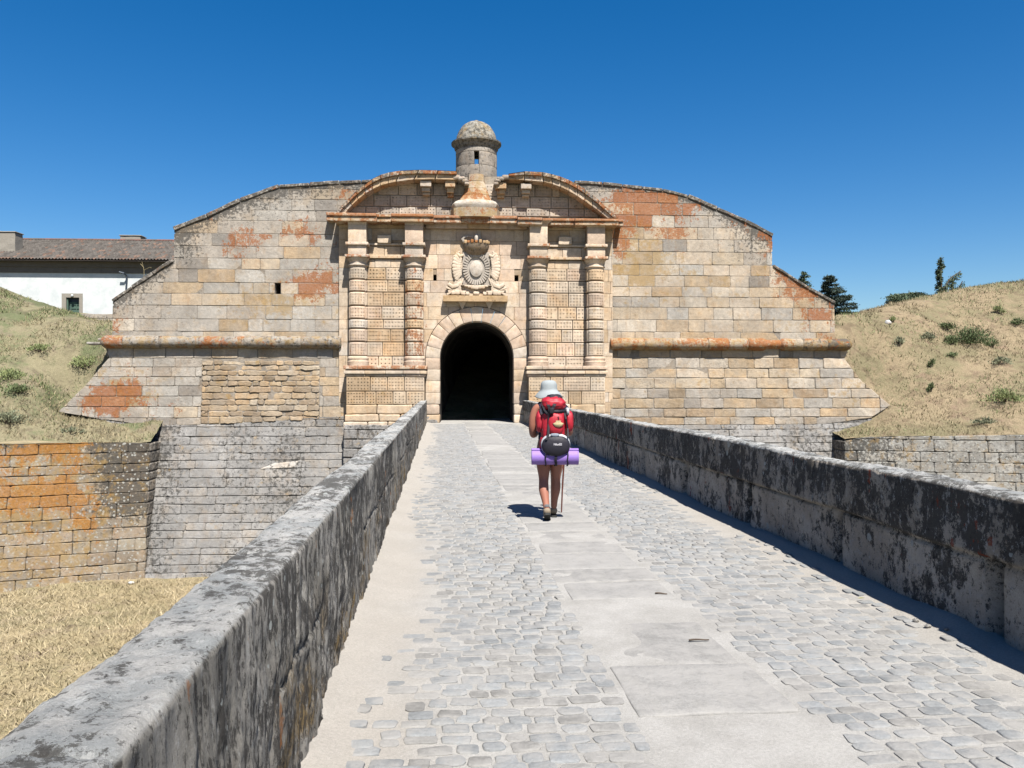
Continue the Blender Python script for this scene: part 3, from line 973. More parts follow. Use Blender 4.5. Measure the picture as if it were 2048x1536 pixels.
for lo_, hi_ in (([914, 988, 402, .62], [923.5, 980.5, 390.4, .555]), ([923, 981, 390, .56], [929.5, 975, 376.4, .50]), ([929, 975, 376, .50], [935, 970, 362.4, .44]), ([934.5, 970, 362, .45], [936, 969, 348, .42])):
    cc = rp.uniform(.85, 1.12)
    sect([tuple(lo_), tuple(hi_)], wc, (.43 * cc, .37 * cc, .29 * cc, .3), (rp.uniform(.3, .75), rp.uniform(.5, 1.1), .1, 0))
pc.build("central_pedestal", M['carved'], gate, smooth=35)

# ---- coat of arms
arms = MB()
wa = WB
cu, cv = P(952.4, 537.7, wa)
s = (PU(1053, wa) - PU(853, wa)) / 200
cs4 = c4(PAL['grey'], .25); cg = c4(PAL['light'], .1)
def ellip(cu, cv, rx, rz, w0, w1, n=36, col=cs4, dome=.0, li=(0, 0, 0, 0), rim=.04):
    V = []; F = []
    rings = [(1.0, w0), (1.0, w1 - rim * .5), (1 - rim / rx, w1)] + ([(.66, w1 + dome * .7), (.33, w1 + dome * .93)] if dome else [])
    for (k, w) in rings:
        for i in range(n):
            a = 2 * math.pi * i / n; V.append((cu + rx * k * math.cos(a), -w, cv + rz * k * math.sin(a)))
    m = len(rings)
    for k in range(m - 1):
        for i in range(n):
            j = (i + 1) % n; F.append((k * n + i, k * n + j, (k + 1) * n + j, (k + 1) * n + i))
    F.append(tuple((m - 1) * n + i for i in range(n)))
    arms.add(V, F, col, li)
fr = MB()
rbox(arms, cu - 27 * s, cu + 27 * s, -wa - .07, -wa, cv - 35 * s, cv + 33 * s, .03, .2, .006, cs4)
ellip(cu, cv, 12.5 * s, 16.5 * s, wa + .05, wa + .20, 40, cg, .05)
# ring of radiating tongues
nt = 34
for i in range(nt):
    a = 2 * math.pi * i / nt
    ca, sa = math.cos(a), math.sin(a)
    def mp(x, y, z, ca=ca, sa=sa):
        rx, rz = 18 * s + x * 9 * s, 23 * s + x * 10 * s
        return (cu + rx * ca - z * sa, -wa - .07 + y * (1 + .5 * x), cv + rz * sa + z * ca)
    rbox(arms, 0, 1, -.075, .02, -.036 , .036, .012, .5, 0, cs4, (0, 0, 0, 0), mp)
# scrolled mantling either side
def tube_path(mb, pts, col, li=(0, 0, 0, 0), n=8):
    V = []; F = []
    m = len(pts)
    for k, (u, w, v, r_) in enumerate(pts):
        p0 = pts[max(0, k - 1)]; p1 = pts[min(m - 1, k + 1)]
        t = Vector((p1[0] - p0[0], -(p1[1] - p0[1]), p1[2] - p0[2])).normalized()
        a = t.cross(Vector((0, 1, 0))); a = a.normalized() if a.length > .01 else Vector((1, 0, 0))
        b = t.cross(a)
        for i in range(n):
            q = 2 * math.pi * i / n
            V.append(tuple(Vector((u, -w, v)) + (a * math.cos(q) + b * math.sin(q)) * r_))
    for k in range(m - 1):
        for i in range(n):
            j = (i + 1) % n; F.append((k * n + i, k * n + j, (k + 1) * n + j, (k + 1) * n + i))
    F.append(tuple(range(n - 1, -1, -1))); F.append(tuple((m - 1) * n + i for i in range(n)))
    mb.add(V, F, col, li)
for sg in (-1, 1):
    for k in range(9):                        # overlapping leaves of the mantling
        t = k / 8; a = R(62 - 118 * t)
        x = cu + sg * (31 + 11 * math.cos(a)) * s; z = cv + 3 * s + 26 * math.sin(a) * s
        def mp(x_, y_, z_, x=x, z=z, a=a, sg=sg):
            return (x + sg * (x_ * math.cos(a) - z_ * math.sin(a)), y_, z + x_ * math.sin(a) + z_ * math.cos(a))
        rbox(arms, -.24, .13, -wa - .17, -wa, -.09, .09, .06, .1, .015, c4(PAL['pale'], .1), (0, 0, 0, 0), mp)
    tube_path(arms, [(cu + sg * 30 * s, wa + .1, cv - 26 * s, .05), (cu + sg * 37 * s, wa + .14, cv - 34 * s, .08), (cu + sg * 47 * s, wa + .16, cv - 37 * s, .09), (cu + sg * 56 * s, wa + .14, cv - 31 * s, .07)], c4(PAL['pale'], .1))
    tube_path(arms, [(cu + sg * 26 * s, wa + .1, cv + 27 * s, .05), (cu + sg * 33 * s, wa + .15, cv + 24 * s, .06), (cu + sg * 38 * s, wa + .13, cv + 29 * s, .05), (cu + sg * 33 * s, wa + .12, cv + 34 * s, .04)], c4(PAL['pale'], .1))
    # drapery falling to the ledge, and crossed shafts of the trophy
    for q in range(4):
        tube_path(arms, [(cu + sg * (26 + q * 4) * s, wa + .08, cv - 20 * s, .04), (cu + sg * (33 + q * 4) * s, wa + .12, cv - 36 * s, .055), (cu + sg * (31 + q * 3) * s, wa + .1, cv - 46 * s, .04)], c4(PAL['pale'], .1))
    for (x0, z0, x1, z1) in ((22, -52, 60, -38), (30, -38, 58, -52), (20, -46, 56, -46)):
        tube_path(arms, [(cu + sg * x0 * s, wa + .12, cv + z0 * s, .035), (cu + sg * x1 * s, wa + .14, cv + z1 * s, .045)], c4(PAL['pale'], .1))
    for (x, r_) in ((38, .11), (27, .09), (17, .07), (46, .08)):
        rbox(arms, cu + sg * x * s - r_, cu + sg * x * s + r_, -wa - .25, -wa, cv - 53 * s, cv - 53 * s + r_ * 1.9, r_ * .5, .08, .02, c4(PAL['pale'], .1))
for k in range(9):
    x = cu + (k - 4) * 6.6 * s
    rbox(arms, x - .09, x + .09, -wa - .2, -wa, cv - (41 - .4 * (k - 4) ** 2 + rp.uniform(-1, 1)) * s, cv - 33 * s, .05, .1, .015, c4(PAL['pale'], .1))
rbox(arms, cu - 6 * s, cu + 6 * s, -wa - .22, -wa, cv - 53 * s, cv - 46 * s, .06, .1, .02, c4(PAL['pale'], .1))
arms.v = [(x, -wa + (y + wa) * .68, z) for x, y, z in arms.v]
arms.build("coat_of_arms", M['carved'], gate, smooth=40)
cr = MB()
# crown: band, arches, broken crest
cw = 24 * s
V = []; F = []
z_lo, z_hi = cv + 26 * s, cv + 49 * s
prof = [(z_lo, .60, .10), (z_lo + 3 * s, .70, .22), (z_lo + 9 * s, .92, .34), (z_lo + 15 * s, 1.02, .42), (z_hi - 4 * s, 1.06, .46), (z_hi, 1.08, .48), (z_hi, .9, .36)]
n = 15
for (z, k, dw) in prof:
    for i in range(n):
        a = math.pi * i / (n - 1); V.append((cu - cw * k * math.cos(a), -wa - dw * math.sin(a) ** .8, z))
F = [(k * n + i, k * n + i + 1, (k + 1) * n + i + 1, (k + 1) * n + i) for k in range(len(prof) - 1) for i in range(n - 1)]
F.append(tuple((len(prof) - 1) * n + i for i in range(n)))
cr.add(V, F, (.30, .25, .19, .6), (.3, .3, 0, 0))
for i in range(9):
    a = math.pi * (i + .5) / 9
    x, w = cu - cw * 1.02 * math.cos(a), .46 * math.sin(a) ** .8 + wa
    rbox(cr, x - .06, x + .06, -w - .05, -w + .07, z_hi - .01, z_hi + .11 + .03 * (i % 2), .035, .06, .015, c4(PAL['tan'], .2), (1.0 if 1 < i < 5 else .3, .7, .2, 0))
tube_path(cr, [(cu - 24 * s, wa + .12, z_hi + 4 * s, .07), (cu - 27 * s, wa + .16, z_hi + 9 * s, .06), (cu - 24 * s, wa + .18, z_hi + 13 * s, .05), (cu - 17 * s, wa + .18, z_hi + 15 * s, .035), (cu - 7 * s, wa + .16, z_hi + 14 * s, .02)], c4(PAL['light'], .2))
lathe(cr, cu, -wa - .22, [(.04, z_hi), (.05, z_hi + 4 * s), (.08, z_hi + 8 * s), (.075, z_hi + 15 * s), (.05, z_hi + 18 * s), (.01, z_hi + 19.5 * s)], 10, c4(PAL['light'], .3), (.1, .3, 0, 0))
cr.v = [(x, -wa + (y + wa) * .85, z) for x, y, z in cr.v]
cr.build("crown", M['carved'], gate, smooth=40)
# ledge under the arms with two drop brackets
lg = MB()
wl = .5
rbox(lg, PU(886, wl), PU(1015.5, wl), -wl, -wa + .02, PV(603, wl), PV(591, wl), .012, .4, .006, c4(PAL['tan'], .35), (.25, .3, 0, 0))
lg.build("ledge", M['carved'], gate)
for px in (924.6, 978.5):
    bk = MB(); u = PU(px, wa + .1); z1, z0 = PV(603.5, wa), PV(620, wa)
    V = [(u - .17, -wa - .2, z1), (u + .17, -wa - .2, z1), (u + .17, -wa, z1), (u - .17, -wa, z1), (u, -wa - .05, z0), (u, -wa, z0)]
    bk.add(V, [(0, 4, 1), (1, 4, 5, 2), (0, 3, 5, 4), (0, 1, 2, 3), (3, 2, 5)], c4(PAL['pale']))
    bk.build("drop_bracket", M['carved'], gate)

# ------------------------------------------------------------------ sentry turret
tu = empty("sentry_turret", MF, "small round stone sentry turret with a dome and narrow window on top of the gate", "turret")
WTU = -1.05
tc = PU(952.7, WTU); TR = (PU(993.5, WTU) - PU(912, WTU)) / 2
rt = random.Random(31)
tb = MB()
def cyl(x, y, z): 
    a = x / TR; rr = TR - y
    return (tc + rr * math.sin(a), -WTU - rr * math.cos(a), z)
tv = [PV(y, WTU + TR) for y in (352, 328, 301, 291.5)]
tv = [tv[0] - .9] + tv
wh = .10
circ = math.pi * TR
for k, (a, b) in enumerate(zip(tv[:-1], tv[1:])):
    if k == 2:
        cuts = [wh, 1.0, 1.7, circ - .14]
        rngs = [(x0, x1) for x0, x1 in zip(cuts[:-1], cuts[1:])] + [(-x1, -x0) for x0, x1 in zip(cuts[:-1], cuts[1:])]
        zs = [(a, b)] * len(rngs)
    else:
        o = rt.uniform(0, .6); m = 6
        rngs = [(-circ + o + 2 * circ * i / m, -circ + o + 2 * circ * (i + 1) / m) for i in range(m)]
        zs = [(a, b)] * m
        if k == 3:
            rngs = [(-circ + .16 + (2 * circ - .32) * i / 5, -circ + .16 + (2 * circ - .32) * (i + 1) / 5) for i in range(5)] + [(circ - .16, circ + .16)]
            zs = [(a, b)] * 5 + [(a + (b - a) * .55, b)]
    for (x0, x1), (z0, z1) in zip(rngs, zs):
        rbox(tb, x0 + .006, x1 - .006, -.006 + rt.uniform(-.005, .005), .24, z0 + .004, z1 - .004, .012, .13, .008, (*pick(rt, grey=3, dgrey=2), .5), (.1, .15, .3, 0), cyl)
tb.build("turret_wall", M['stone'], tu, smooth=40)
tcn = MB()
z0 = tv[-1]; z1 = PV(274.5, WTU + TR)
lathe(tcn, tc, -WTU, [(TR - .1, z0 - .02), (TR + .02, z0), (TR + .03, z0 + .05), (TR + .06, z0 + .07), (TR + .07, z0 + .14), (TR + .12, z0 + .2), (TR + .20, z0 + .27), (TR + .205, z0 + .33), (TR + .1, z1 + .02), (TR - .2, z1 + .02)], 40, (.26, .25, .22, .75), (.1, .2, .2, 0), True, .015)
tcn.build("cornice", M['stone'], tu, smooth=40)
dm = MB()
zt = PV(240.5, WTU)
zb = z1 - .01; H = zt - zb
prof = [(TR + .02, zb - .1), (TR + .02, zb)] + [((TR + .0) * math.cos(R(a)) ** .9 , zb + H * .93 * math.sin(R(a))) for a in (8, 18, 28, 38, 48, 58, 68, 78)] + [(.1, zb + H * .96), (.04, zt)]
lathe(dm, tc, -WTU, prof, 40, (.34, .325, .28, .75), (.1, .4, .5, 0), True, .02)
dm.build("dome", M['stone'], tu, smooth=60)
# ------------------------------------------------------------------ terrain functions (gate frame: u along the wall, w in front of it)
ZM = -5.8                                  # moat floor
def tps(ctrl):
    A = np.array([(c[0], c[1]) for c in ctrl]); z = np.array([c[2] for c in ctrl])
    n = len(A)
    d = np.linalg.norm(A[:, None] - A[None], axis=2)
    K = np.where(d > 0, d * d * np.log(d + 1e-9), 0) + np.eye(n) * .02
    Pm = np.hstack([np.ones((n, 1)), A])
    L = np.block([[K, Pm], [Pm.T, np.zeros((3, 3))]])
    s = np.linalg.solve(L, np.concatenate([z, np.zeros(3)]))
    def f(u, w):
        u = np.asarray(u, float); w = np.asarray(w, float)
        out = s[n] + s[n + 1] * u + s[n + 2] * w
        for i in range(n):
            q = np.hypot(u - A[i, 0], w - A[i, 1]); out = out + s[i] * np.where(q > 0, q * q * np.log(q + 1e-9), 0)
        return out
    return f
def ctrl_px(lst):
    out = []
    for (px, py, w) in lst:
        u, v = P(px, py, w); out.append((u, w, v))
    return out
EDGE_L = [(-1500, 9.0), (-600, 5.6), (0, 3.0), (300, 1.5)]        # px, w of the retaining wall's top edge
def edge_l(u): return np.interp(u, [PU(a, b) for a, b in EDGE_L], [b for a, b in EDGE_L])
EDGE_R = [(1688, 1.5), (2048, 3.0), (2700, 5.6), (3600, 9.0)]
def edge_r(u): return np.interp(u, [PU(a, b) for a, b in EDGE_R], [b for a, b in EDGE_R])
cl = ctrl_px([(-1200, 880, 7.6), (-600, 884, 5.5), (-300, 885, 4.2), (0, 886, 3.0), (150, 886, 2.2), (300, 885, 1.5), (290, 868, .9), (245, 850, .25), (190, 838, .12),
              (118, 824, .08), (150, 838, .5), (225, 858, .6), (169, 782, -1.9), (195, 745, -2.0), (212, 722, -2.0), (216, 690, -2.6), (222, 652, -3.5), (180, 646, -4.2), (100, 629, -5.5), (0, 592, -7.5), (-200, 500, -9), (-700, 420, -11),
              (0, 740, -1.0), (80, 770, .3), (0, 820, 1.5), (150, 850, 1.2), (200, 866, 1.2), (-400, 760, 1.0), (-500, 640, -4), (100, 690, -2.6)])
cl += [(PU(300, -6), -6, 3.6), (PU(300, -12), -12, 4.4), (PU(0, -16), -16, 5.6), (-25, -26, 6.2), (-8, -26, 6.2), (-60, -26, 7), (-60, -12, 8)]
zl = tps(cl)
crr = ctrl_px([(1690, 879, 1.5), (1850, 873, 2.2), (2048, 869, 3.0), (2400, 865, 4.5), (3000, 862, 6.4), (1700, 864, .9), (1741, 837, .12), (1781, 812, .05), (1690, 856, .25), (1640, 862, .25), (1745, 850, .6), (1750, 790, -1.9), (1715, 752, -1.9), (1694, 728, -1.9),
               (1694, 690, -2.6), (1680, 632, -4), (1760, 622, -6), (1850, 600, -9), (1950, 575, -11), (2048, 562, -12), (2300, 540, -13), (3000, 500, -14), (2000, 790, -.2), (1850, 740, -2.4), (1950, 660, -6.5),
               (1850, 850, 1.3), (2048, 830, 1.4), (2400, 740, 0), (1800, 690, -3.2), (2048, 700, -4.5)])
crr += [(PU(1600, -6), -6, 3.0), (PU(1700, -16), -16, 4.2), (PU(2048, -22), -22, 6.2), (14, -30, 3.5), (40, -30, 6), (60, -16, 8)]
zr = tps(crr)

def grass_mat(name, base, green, bare):
    g = G(name)
    n1 = g.noise(.35, 5, .6); n2 = g.noise(2.2, 8, .7, g.mapv((1, 1, 1)), .6); n3 = g.noise(30, 4, .7, g.mapv((1, .45, 1), rot=(0, 0, .5)))
    c = g.mix(g.rng(n2, .35, .68), base, tuple(x * 1.22 for x in base))
    c = g.mix(g.math('MULTIPLY', g.rng(g.math('ADD', g.math('MULTIPLY', n1, .7), g.math('MULTIPLY', n2, .3)), .46, .56), .8), c, green)
    c = g.mix(g.math('MULTIPLY', g.rng(g.noise(.9, 6, .7), .54, .66), .8), c, bare)
    n5 = g.noise(1.6, 9, .72, g.mapv((.7, 1.2, 1.2)), .4)
    c = g.mix(g.math('MULTIPLY', g.rng(n5, .50, .62), .55), c, tuple(x * .52 for x in bare))
    c = g.mix(g.math('MULTIPLY', g.rng(g.noise(3.4, 8, .75), .54, .62), .5), c, tuple(x * .8 for x in green))
    c = g.mulv(c, g.math('ADD', .72, g.math('MULTIPLY', g.con(n3), .5)))
    return g.done(c, 1.0, g.bump(g.math('ADD', n2, g.math('MULTIPLY', n3, .5)), .12, .9), .05)
M['dry'] = grass_mat('dry_ground', (.50, .41, .25), (.38, .34, .20), (.48, .38, .27))
M['hill'] = grass_mat('hill_ground', (.32, .285, .18), (.175, .21, .105), (.32, .265, .19))

def fz_l(u, w): return zl(u, w)
uend = PU(306, 1.2)
us = np.concatenate([np.linspace(-70, -24, 60), np.linspace(-23.7, uend, 110), np.linspace(uend + .3, 2, 24)])
M['hill_r'] = grass_mat('hill_ground_brown', (.37, .295, .19), (.27, .245, .145), (.33, .24, .17))
def terr_grid(name, fz, us, edge, side, ulim):
    """rows run from the retaining wall's edge back over the crest"""
    T = np.concatenate([np.linspace(0, 1, 30), 1 + (np.linspace(0, 1, 46)[1:]) ** 1.2 * 4])
    Ug = np.repeat(us[:, None], len(T), 1)
    e = edge(us)[:, None]
    inner = (us > ulim) if side < 0 else (us < ulim)
    w0 = np.where(inner[:, None], -.7, e - .06)
    Wg = w0 + (-7.0 - w0) * T[None] * 1.0
    Wg = np.where(T[None] > 1, -7.0 - (T[None] - 1) * 5.2, Wg)
    nz = (fbm(Ug * .55 + 50, Wg * .55 + 50, 1.0, 4) - .5) * .40 + (fbm(Ug * 2.4 + 90, Wg * 2.4 + 90, 3.0, 3) - .5) * .15
    fade = np.clip((e - .06 - Wg) / .8, .15, 1)
    Z = fz(Ug, Wg) + nz * fade
    V = np.stack([Ug, -Wg, Z], -1).reshape(-1, 3)
    nu, nw = Ug.shape
    i, j = np.meshgrid(np.arange(nu - 1), np.arange(nw - 1), indexing='ij')
    a = i * nw + j; F = np.stack([a, a + nw, a + nw + 1, a + 1], -1)
    k = ~(inner[:-1] ^ inner[1:])
    F = F[k]
    o = np_mesh(name, V, F.reshape(-1, 4), M['hill' if side < 0 else 'hill_r'], None, MF, 60)
    return tag(o, kind='structure')
hl = terr_grid("hill", fz_l, us, edge_l, -1, uend)
ustart = PU(1684, 1.2)
us2 = np.concatenate([np.linspace(-2, ustart - .3, 24), np.linspace(ustart, 26, 120), np.linspace(26.5, 75, 60)])
hr = terr_grid("hill", zr, us2, edge_r, 1, ustart - .1)
def zl_n(u, w):
    e = edge_l(u); nz = (fbm(u * .55 + 50, w * .55 + 50, 1.0, 4) - .5) * .40 + (fbm(u * 2.4 + 90, w * 2.4 + 90, 3.0, 3) - .5) * .15
    return zl(u, w) + nz * np.clip((e - .06 - w) / .8, .15, 1)
def zr_n(u, w):
    e = edge_r(u); nz = (fbm(u * .55 + 50, w * .55 + 50, 1.0, 4) - .5) * .40 + (fbm(u * 2.4 + 90, w * 2.4 + 90, 3.0, 3) - .5) * .15
    return zr(u, w) + nz * np.clip((e - .06 - w) / .8, .15, 1)

# the moat floor, one sheet out to the horizon
gx = np.concatenate([[-3000, -900, -300, -120, -70], np.linspace(-45, 45, 180), [70, 120, 300, 900, 3000]])
gw = np.concatenate([[-3000, -900, -300, -80], np.linspace(-10, 45, 120), [70, 120, 300, 900, 3000]])
Ug, Wg = np.meshgrid(gx, gw, indexing='ij')
def zm_n(u, w):
    near = np.clip((60 - np.hypot(u, w - 15)) / 30, 0, 1)
    return ZM + ((fbm(u * .3, w * .3, 7, 3) - .5) * .35 + (fbm(u * 1.7, w * 1.7, 9, 3) - .5) * .14) * near
V = np.stack([Ug, -Wg, zm_n(Ug, Wg)], -1).reshape(-1, 3)
nu, nw = Ug.shape
i, j = np.meshgrid(np.arange(nu - 1), np.arange(nw - 1), indexing='ij'); a = i * nw + j
F = np.stack([a, a + nw, a + nw + 1, a + 1], -1).reshape(-1, 4)
tag(np_mesh("ground", V, F, M['dry'], None, MF, 60), kind='structure')

# ------------------------------------------------------------------ scarps under the gate and retaining walls
def scarp(side):
    r = random.Random(200 + side)
    root = empty("scarp_wall", MF, "sloping grey granite footing wall under the left curtain wall, with one white patch" if side < 0 else
                 "sloping grey granite footing wall under the right curtain wall, behind the right parapet", "wall", "footing walls of the gate")
    def bat(u, v, w): return (u, -(.2 + w + (0 - v) * .31 if v < 0 else .2 + w), v)
    if side < 0:
        top = [(200, 836), (255, 846), (350, 848), (432, 848), (520, 843), (600, 837), (690, 831)]
    else:
        top = [(1217, 852), (1400, 849), (1650, 848), (1735, 836), (1760, 840)]
    tp = [P(a, b, .2) for a, b in top]
    ut0, ut1 = tp[0][0], tp[-1][0]
    poly = tp + [(ut1 if side > 0 else PU(880), ZM - .4), (ut0 if side < 0 else PU(1040), ZM - .4)]
    if side < 0: poly = tp + [(PU(876), tp[-1][1] - .03), (PU(876), ZM - .4), (ut0, ZM - .4)]
    else: poly = [(PU(1040), tp[0][1] - .03)] + tp + [(ut1, ZM - .4), (PU(1040), ZM - .4)]
    def lic(u, v):
        px, py = to_px(u, v)
        n = noise.noise(Vector((u * .6, v * .6, 5)))
        return .55 + n * .5, (.0, .12, .35, 0)
    mb = MB()
    def gcol(u, v):
        f = r.uniform(.86, 1.12); return (.345 * f, .335 * f, .32 * f)
    rows = rows_between(ZM - .4, .3, .24, .40, r)
    masonry(mb, poly, bat, rows, .8, 2.0, gcol, lic, r, joint=.014, bevel=.022, wj=.016, tilt=.025, jit=.012, step=.3, cham=.04)
    if side < 0:                       # rough footing under the left pedestal
        ft = [(PU(686, 1.3), ZM - .4), (PU(890, 1.3), ZM - .4), (PU(890, 1.3), PV(851, 1.3)), (PU(686, 1.3), PV(849, 1.3))]
        masonry(mb, ft, lambda u, v, w: (u, -(1.1 + w - v * .16), v), rows_between(ZM - .4, ft[2][1], .26, .42, r), .6, 1.5, gcol, lic, r, joint=.02, bevel=.03, wj=.03, tilt=.04, jit=.015)
        slab_poly(mb, inset(ft, .03), lambda u, v, w: (u, -(1.1 + w - v * .16), v), -2.2, -.05, (.22, .21, .19, .4))
    mb.build("masonry", M['greystone'], root)
    core = MB()
    q = inset(poly if area(poly) > 0 else poly[::-1], .04)
    # the core follows the batter in strips
    for a in np.arange(ZM - .4, .6, .5):
        s = clip_rect(q, -99, 99, a, a + .5)
        if s: slab_poly(core, s, bat, -1.2, -.045, (.22, .21, .19, .5))
    core.build("wall_core", M['greystone'], root)
    if side < 0:
        ps = MB(); c = P(555, 932, 1.0)
        pp = [(c[0] + x * .62, c[1] + z * .2) for x, z in ((-1.25, -.75), (-.35, .35), (1.2, .8), (.95, -.45))]
        block(ps, pp, bat, .015, .06, 0, .02, (.50, .495, .47), lambda u, v: (.55, (0, .1, 0, 0)), r, tilt=0)
        ps.build("white_patch", M['carved'], root)
scarp(-1); scarp(1)

def retaining(side):
    r = random.Random(300 + side)
    root = empty("retaining_wall", MF, "retaining wall at the left covered in orange and yellow lichen, dry grass on top" if side < 0 else
                 "low grey retaining wall at the right with deep worn joints at its corner, grass on top", "wall", "retaining walls holding the grassy banks")
    edge = edge_l if side < 0 else edge_r
    pts = EDGE_L if side < 0 else EDGE_R
    def mp(u, v, w):
        return (u, -(float(edge(u)) + w + max(-.0, (-.7 - v)) * .10), v)
    if side < 0:
        U = [PU(300, 1.5), PU(0, 3), PU(-600, 5.6), PU(-1500, 9)]
        tops = [P(300, 886, 1.5), P(220, 884, 1.9), P(0, 889, 3), P(-600, 884, 5.6), P(-1500, 880, 9)]
    else:
        tops = [P(1688, 882, 1.5), P(1730, 874, 1.7), P(2048, 870, 3), P(2700, 864, 5.6), P(3600, 860, 9)]
    # offset so the top edge sits at its measured height
    poly = tops + [(tops[-1][0], ZM - .5), (tops[0][0], ZM - .5)]
    def lic(u, v):
        px, py = to_px(u, v)
        if side < 0:
            n = noise.noise(Vector((u * .8, v * .9, 2))); n2 = noise.noise(Vector((u * .5, v * .7, 12)))
            up = 1 - sstep(930, 1090, py)
            o = min(1.2, (.80 * up + .16 + .8 * n) * (1 - sstep(205, 268, px + 18 * n) * (1 - sstep(960, 1010, py) * .7)))
            o = max(o, .95 * blob(px, py, 230, 1010, 50, 55)) if px < 292 else 0
            c = .85 + .3 * n2 - .4 * sstep(225, 290, px)
            a = .35 + .3 * n2 + .9 * sstep(215, 270, px) * (1 - sstep(990, 1040, py)) + .5 * math.exp(-(py - 886) / 8)
            return min(1.2, max(0, a)), (max(0, o), max(0, c), .75, 0)
        n = noise.noise(Vector((u * .6, v * .6, 5)))
        return .5 + .4 * n + .4 * (1 - sstep(1700, 1800, px)), (.12, .35 + .3 * n, .7, 0)  # shade of a face turned aside, put into the colour near the corner
    mb = MB()
    rows = rows_between(ZM - .5, tops[1][1] + .1, .32, .48, r)
    cf = (lambda u, v: (lambda f, g_: (.37 * f, (.325 - g_) * f, (.25 - g_) * f))(r.uniform(.84, 1.12), r.uniform(0, .03))) if side < 0 else (lambda u, v: (lambda f: (.38 * f, .37 * f, .34 * f))(r.uniform(.86, 1.12)))
    masonry(mb, poly, mp, rows, .55, 1.4, cf, lic, r, vary=False, joint=.014, bevel=.020, wj=.016, tilt=.03, jit=.014, step=.25, cham=.035)
    # return face at the corner
    uc = tops[0][0]; sg = -1 if side < 0 else 1
    vt = tops[0][1]
    for a, b in zip(rows[:-1], rows[1:]):
        if a > vt: break
        b = min(b, vt)
        y0 = mp(uc, (a + b) / 2, 0)[1]
        rbox(mb, min(uc, uc + sg * .35), max(uc, uc + sg * .35), y0 + .02, y0 + 1.6, a + .01, b - .01, .05, .25, .03, (*pick(r, grey=3, dgrey=2), .8), (.1, .2, .5, 0))
    mb.build("masonry", M['lichened'], root)
    core = MB()
    q = inset(poly if area(poly) > 0 else poly[::-1], .05)
    vs_ = [ZM - .5, -4, -2.4, -.75, 1]
    us_ = sorted([PU(a, b) for a, b in pts])
    for a, b in zip(vs_[:-1], vs_[1:]):
        for c, d in zip(us_[:-1], us_[1:]):
            s = clip_rect(q, c, d, a, b)
            if s: slab_poly(core, s, mp, -1.0, -.07, (.2, .19, .17, .5))
    core.build("wall_core", M['lichened'], root)
retaining(-1); retaining(1)

# ------------------------------------------------------------------ bridge: deck, parapets, road (road frame = world)
XL, XR = -.571, 3.34
Y_END = 31.2
bx = MB()
rb = random.Random(8)
outb = [(-8, ZM - .3), (32.5, ZM - .3), (32.5, -.12), (-8, -.12)]
def arch_hole(c, r_): return None
for xx, s in ((XL - .30, -1), (XR + .30, 1)):
    mp = lambda u, v, w, xx=xx, s=s: (xx + s * w, u, v)
    masonry(bx, outb, mp, rows_between(ZM - .3, -.12, .35, .5, rb)[:-1] + [-.12], .7, 1.5, lambda u, v: pick(rb, grey=3, light=1, dgrey=1), lambda u, v: (.4, (0, .2, .4, 0)), rb, joint=.03, bevel=.03, wj=.02, step=.5)
slab_poly(bx, [(XL - .27, -8), (XR + .27, -8), (XR + .27, 32.6), (XL - .27, 32.6)], lambda u, v, w: (u, v, w), ZM - .3, -.12, (.25, .24, .22, .5))
# far pieces in the right order of faces is not needed: closed solid
tag(bx.build("bridge", M['rubble']), "long stone bridge carrying the cobbled road over the dry moat", "bridge")

def road_mat():
    g = G("road_dust")
    n = g.noise(2.2, 8, .65); f = g.noise(60, 5, .75); f2 = g.noise(240, 3, .7)
    x = g.sep(g.co)
    sx = g.t.nodes.new("ShaderNodeSeparateXYZ"); g.put(sx.inputs[0], g.co)
    # sandy drifts along both parapets
    xx = sx.outputs[0]
    wob = g.math('MULTIPLY', g.math('SUBTRACT', g.noise(.8, 4, .6), .5), .9)
    dl = g.rng(g.math('ADD', xx, wob), .15, -.45); dr = g.rng(g.math('ADD', xx, wob), 2.75, 3.25)
    sand = g.math('MAXIMUM', dl, dr)
    c = g.mix(g.rng(n, .35, .65), (.42, .41, .385), (.51, .50, .475))
    c = g.mix(g.math('MULTIPLY', sand, .75), c, (.49, .455, .405))
    c = g.mulv(c, g.math('ADD', .86, g.math('MULTIPLY', g.con(f), .28)))
    c = g.mulv(c, g.math('ADD', .85, g.math('MULTIPLY', g.con(f2), .30)))
    sp = g.rng(g.vor(55), .10, .03)
    c = g.mix(g.math('MULTIPLY', sp, g.rng(g.noise(9, 3, .6), .5, .62)), c, (.20, .17, .14))
    h = g.math('ADD', g.math('MULTIPLY', f, .6), g.math('MULTIPLY', f2, .4))
    return g.done(c, .95, g.bump(h, .010, .8), .15)
M['road'] = road_mat()
def cobble_mat(name, a=.9):
    g = G(name); slab = 'slab' in name
    A = g.attr("Col")
    f = g.noise(45, 6, .72); m = g.noise(9, 6, .65); dust = g.noise(5, 6, .7)
    c = g.mulv(A.outputs['Color'], g.math('ADD', .82, g.math('MULTIPLY', g.con(f), .36)))
    c = g.mulv(c, g.math('ADD', .7, g.math('MULTIPLY', m, .6)))
    if slab:
        c = g.mulv(c, g.math('ADD', .84, g.math('MULTIPLY', g.con(g.noise(150, 4, .8)), .32)))
        c = g.mix(g.math('MULTIPLY', g.rng(g.noise(14, 8, .75), .60, .66), .5), c, (.22, .21, .19))
        c = g.mix(g.math('MULTIPLY', g.rng(g.noise(3, 5, .6, g.mapv((3, .6, 1))), .5, .62), .4), c, (.42, .41, .38))
    # dust settled on the faces
    c = g.mix(g.math('MULTIPLY', g.rng(dust, .38, .62), a), c, (.43, .42, .40))
    return g.done(c, .85, g.bump(g.math('ADD', f, m), .010, .8), .25)
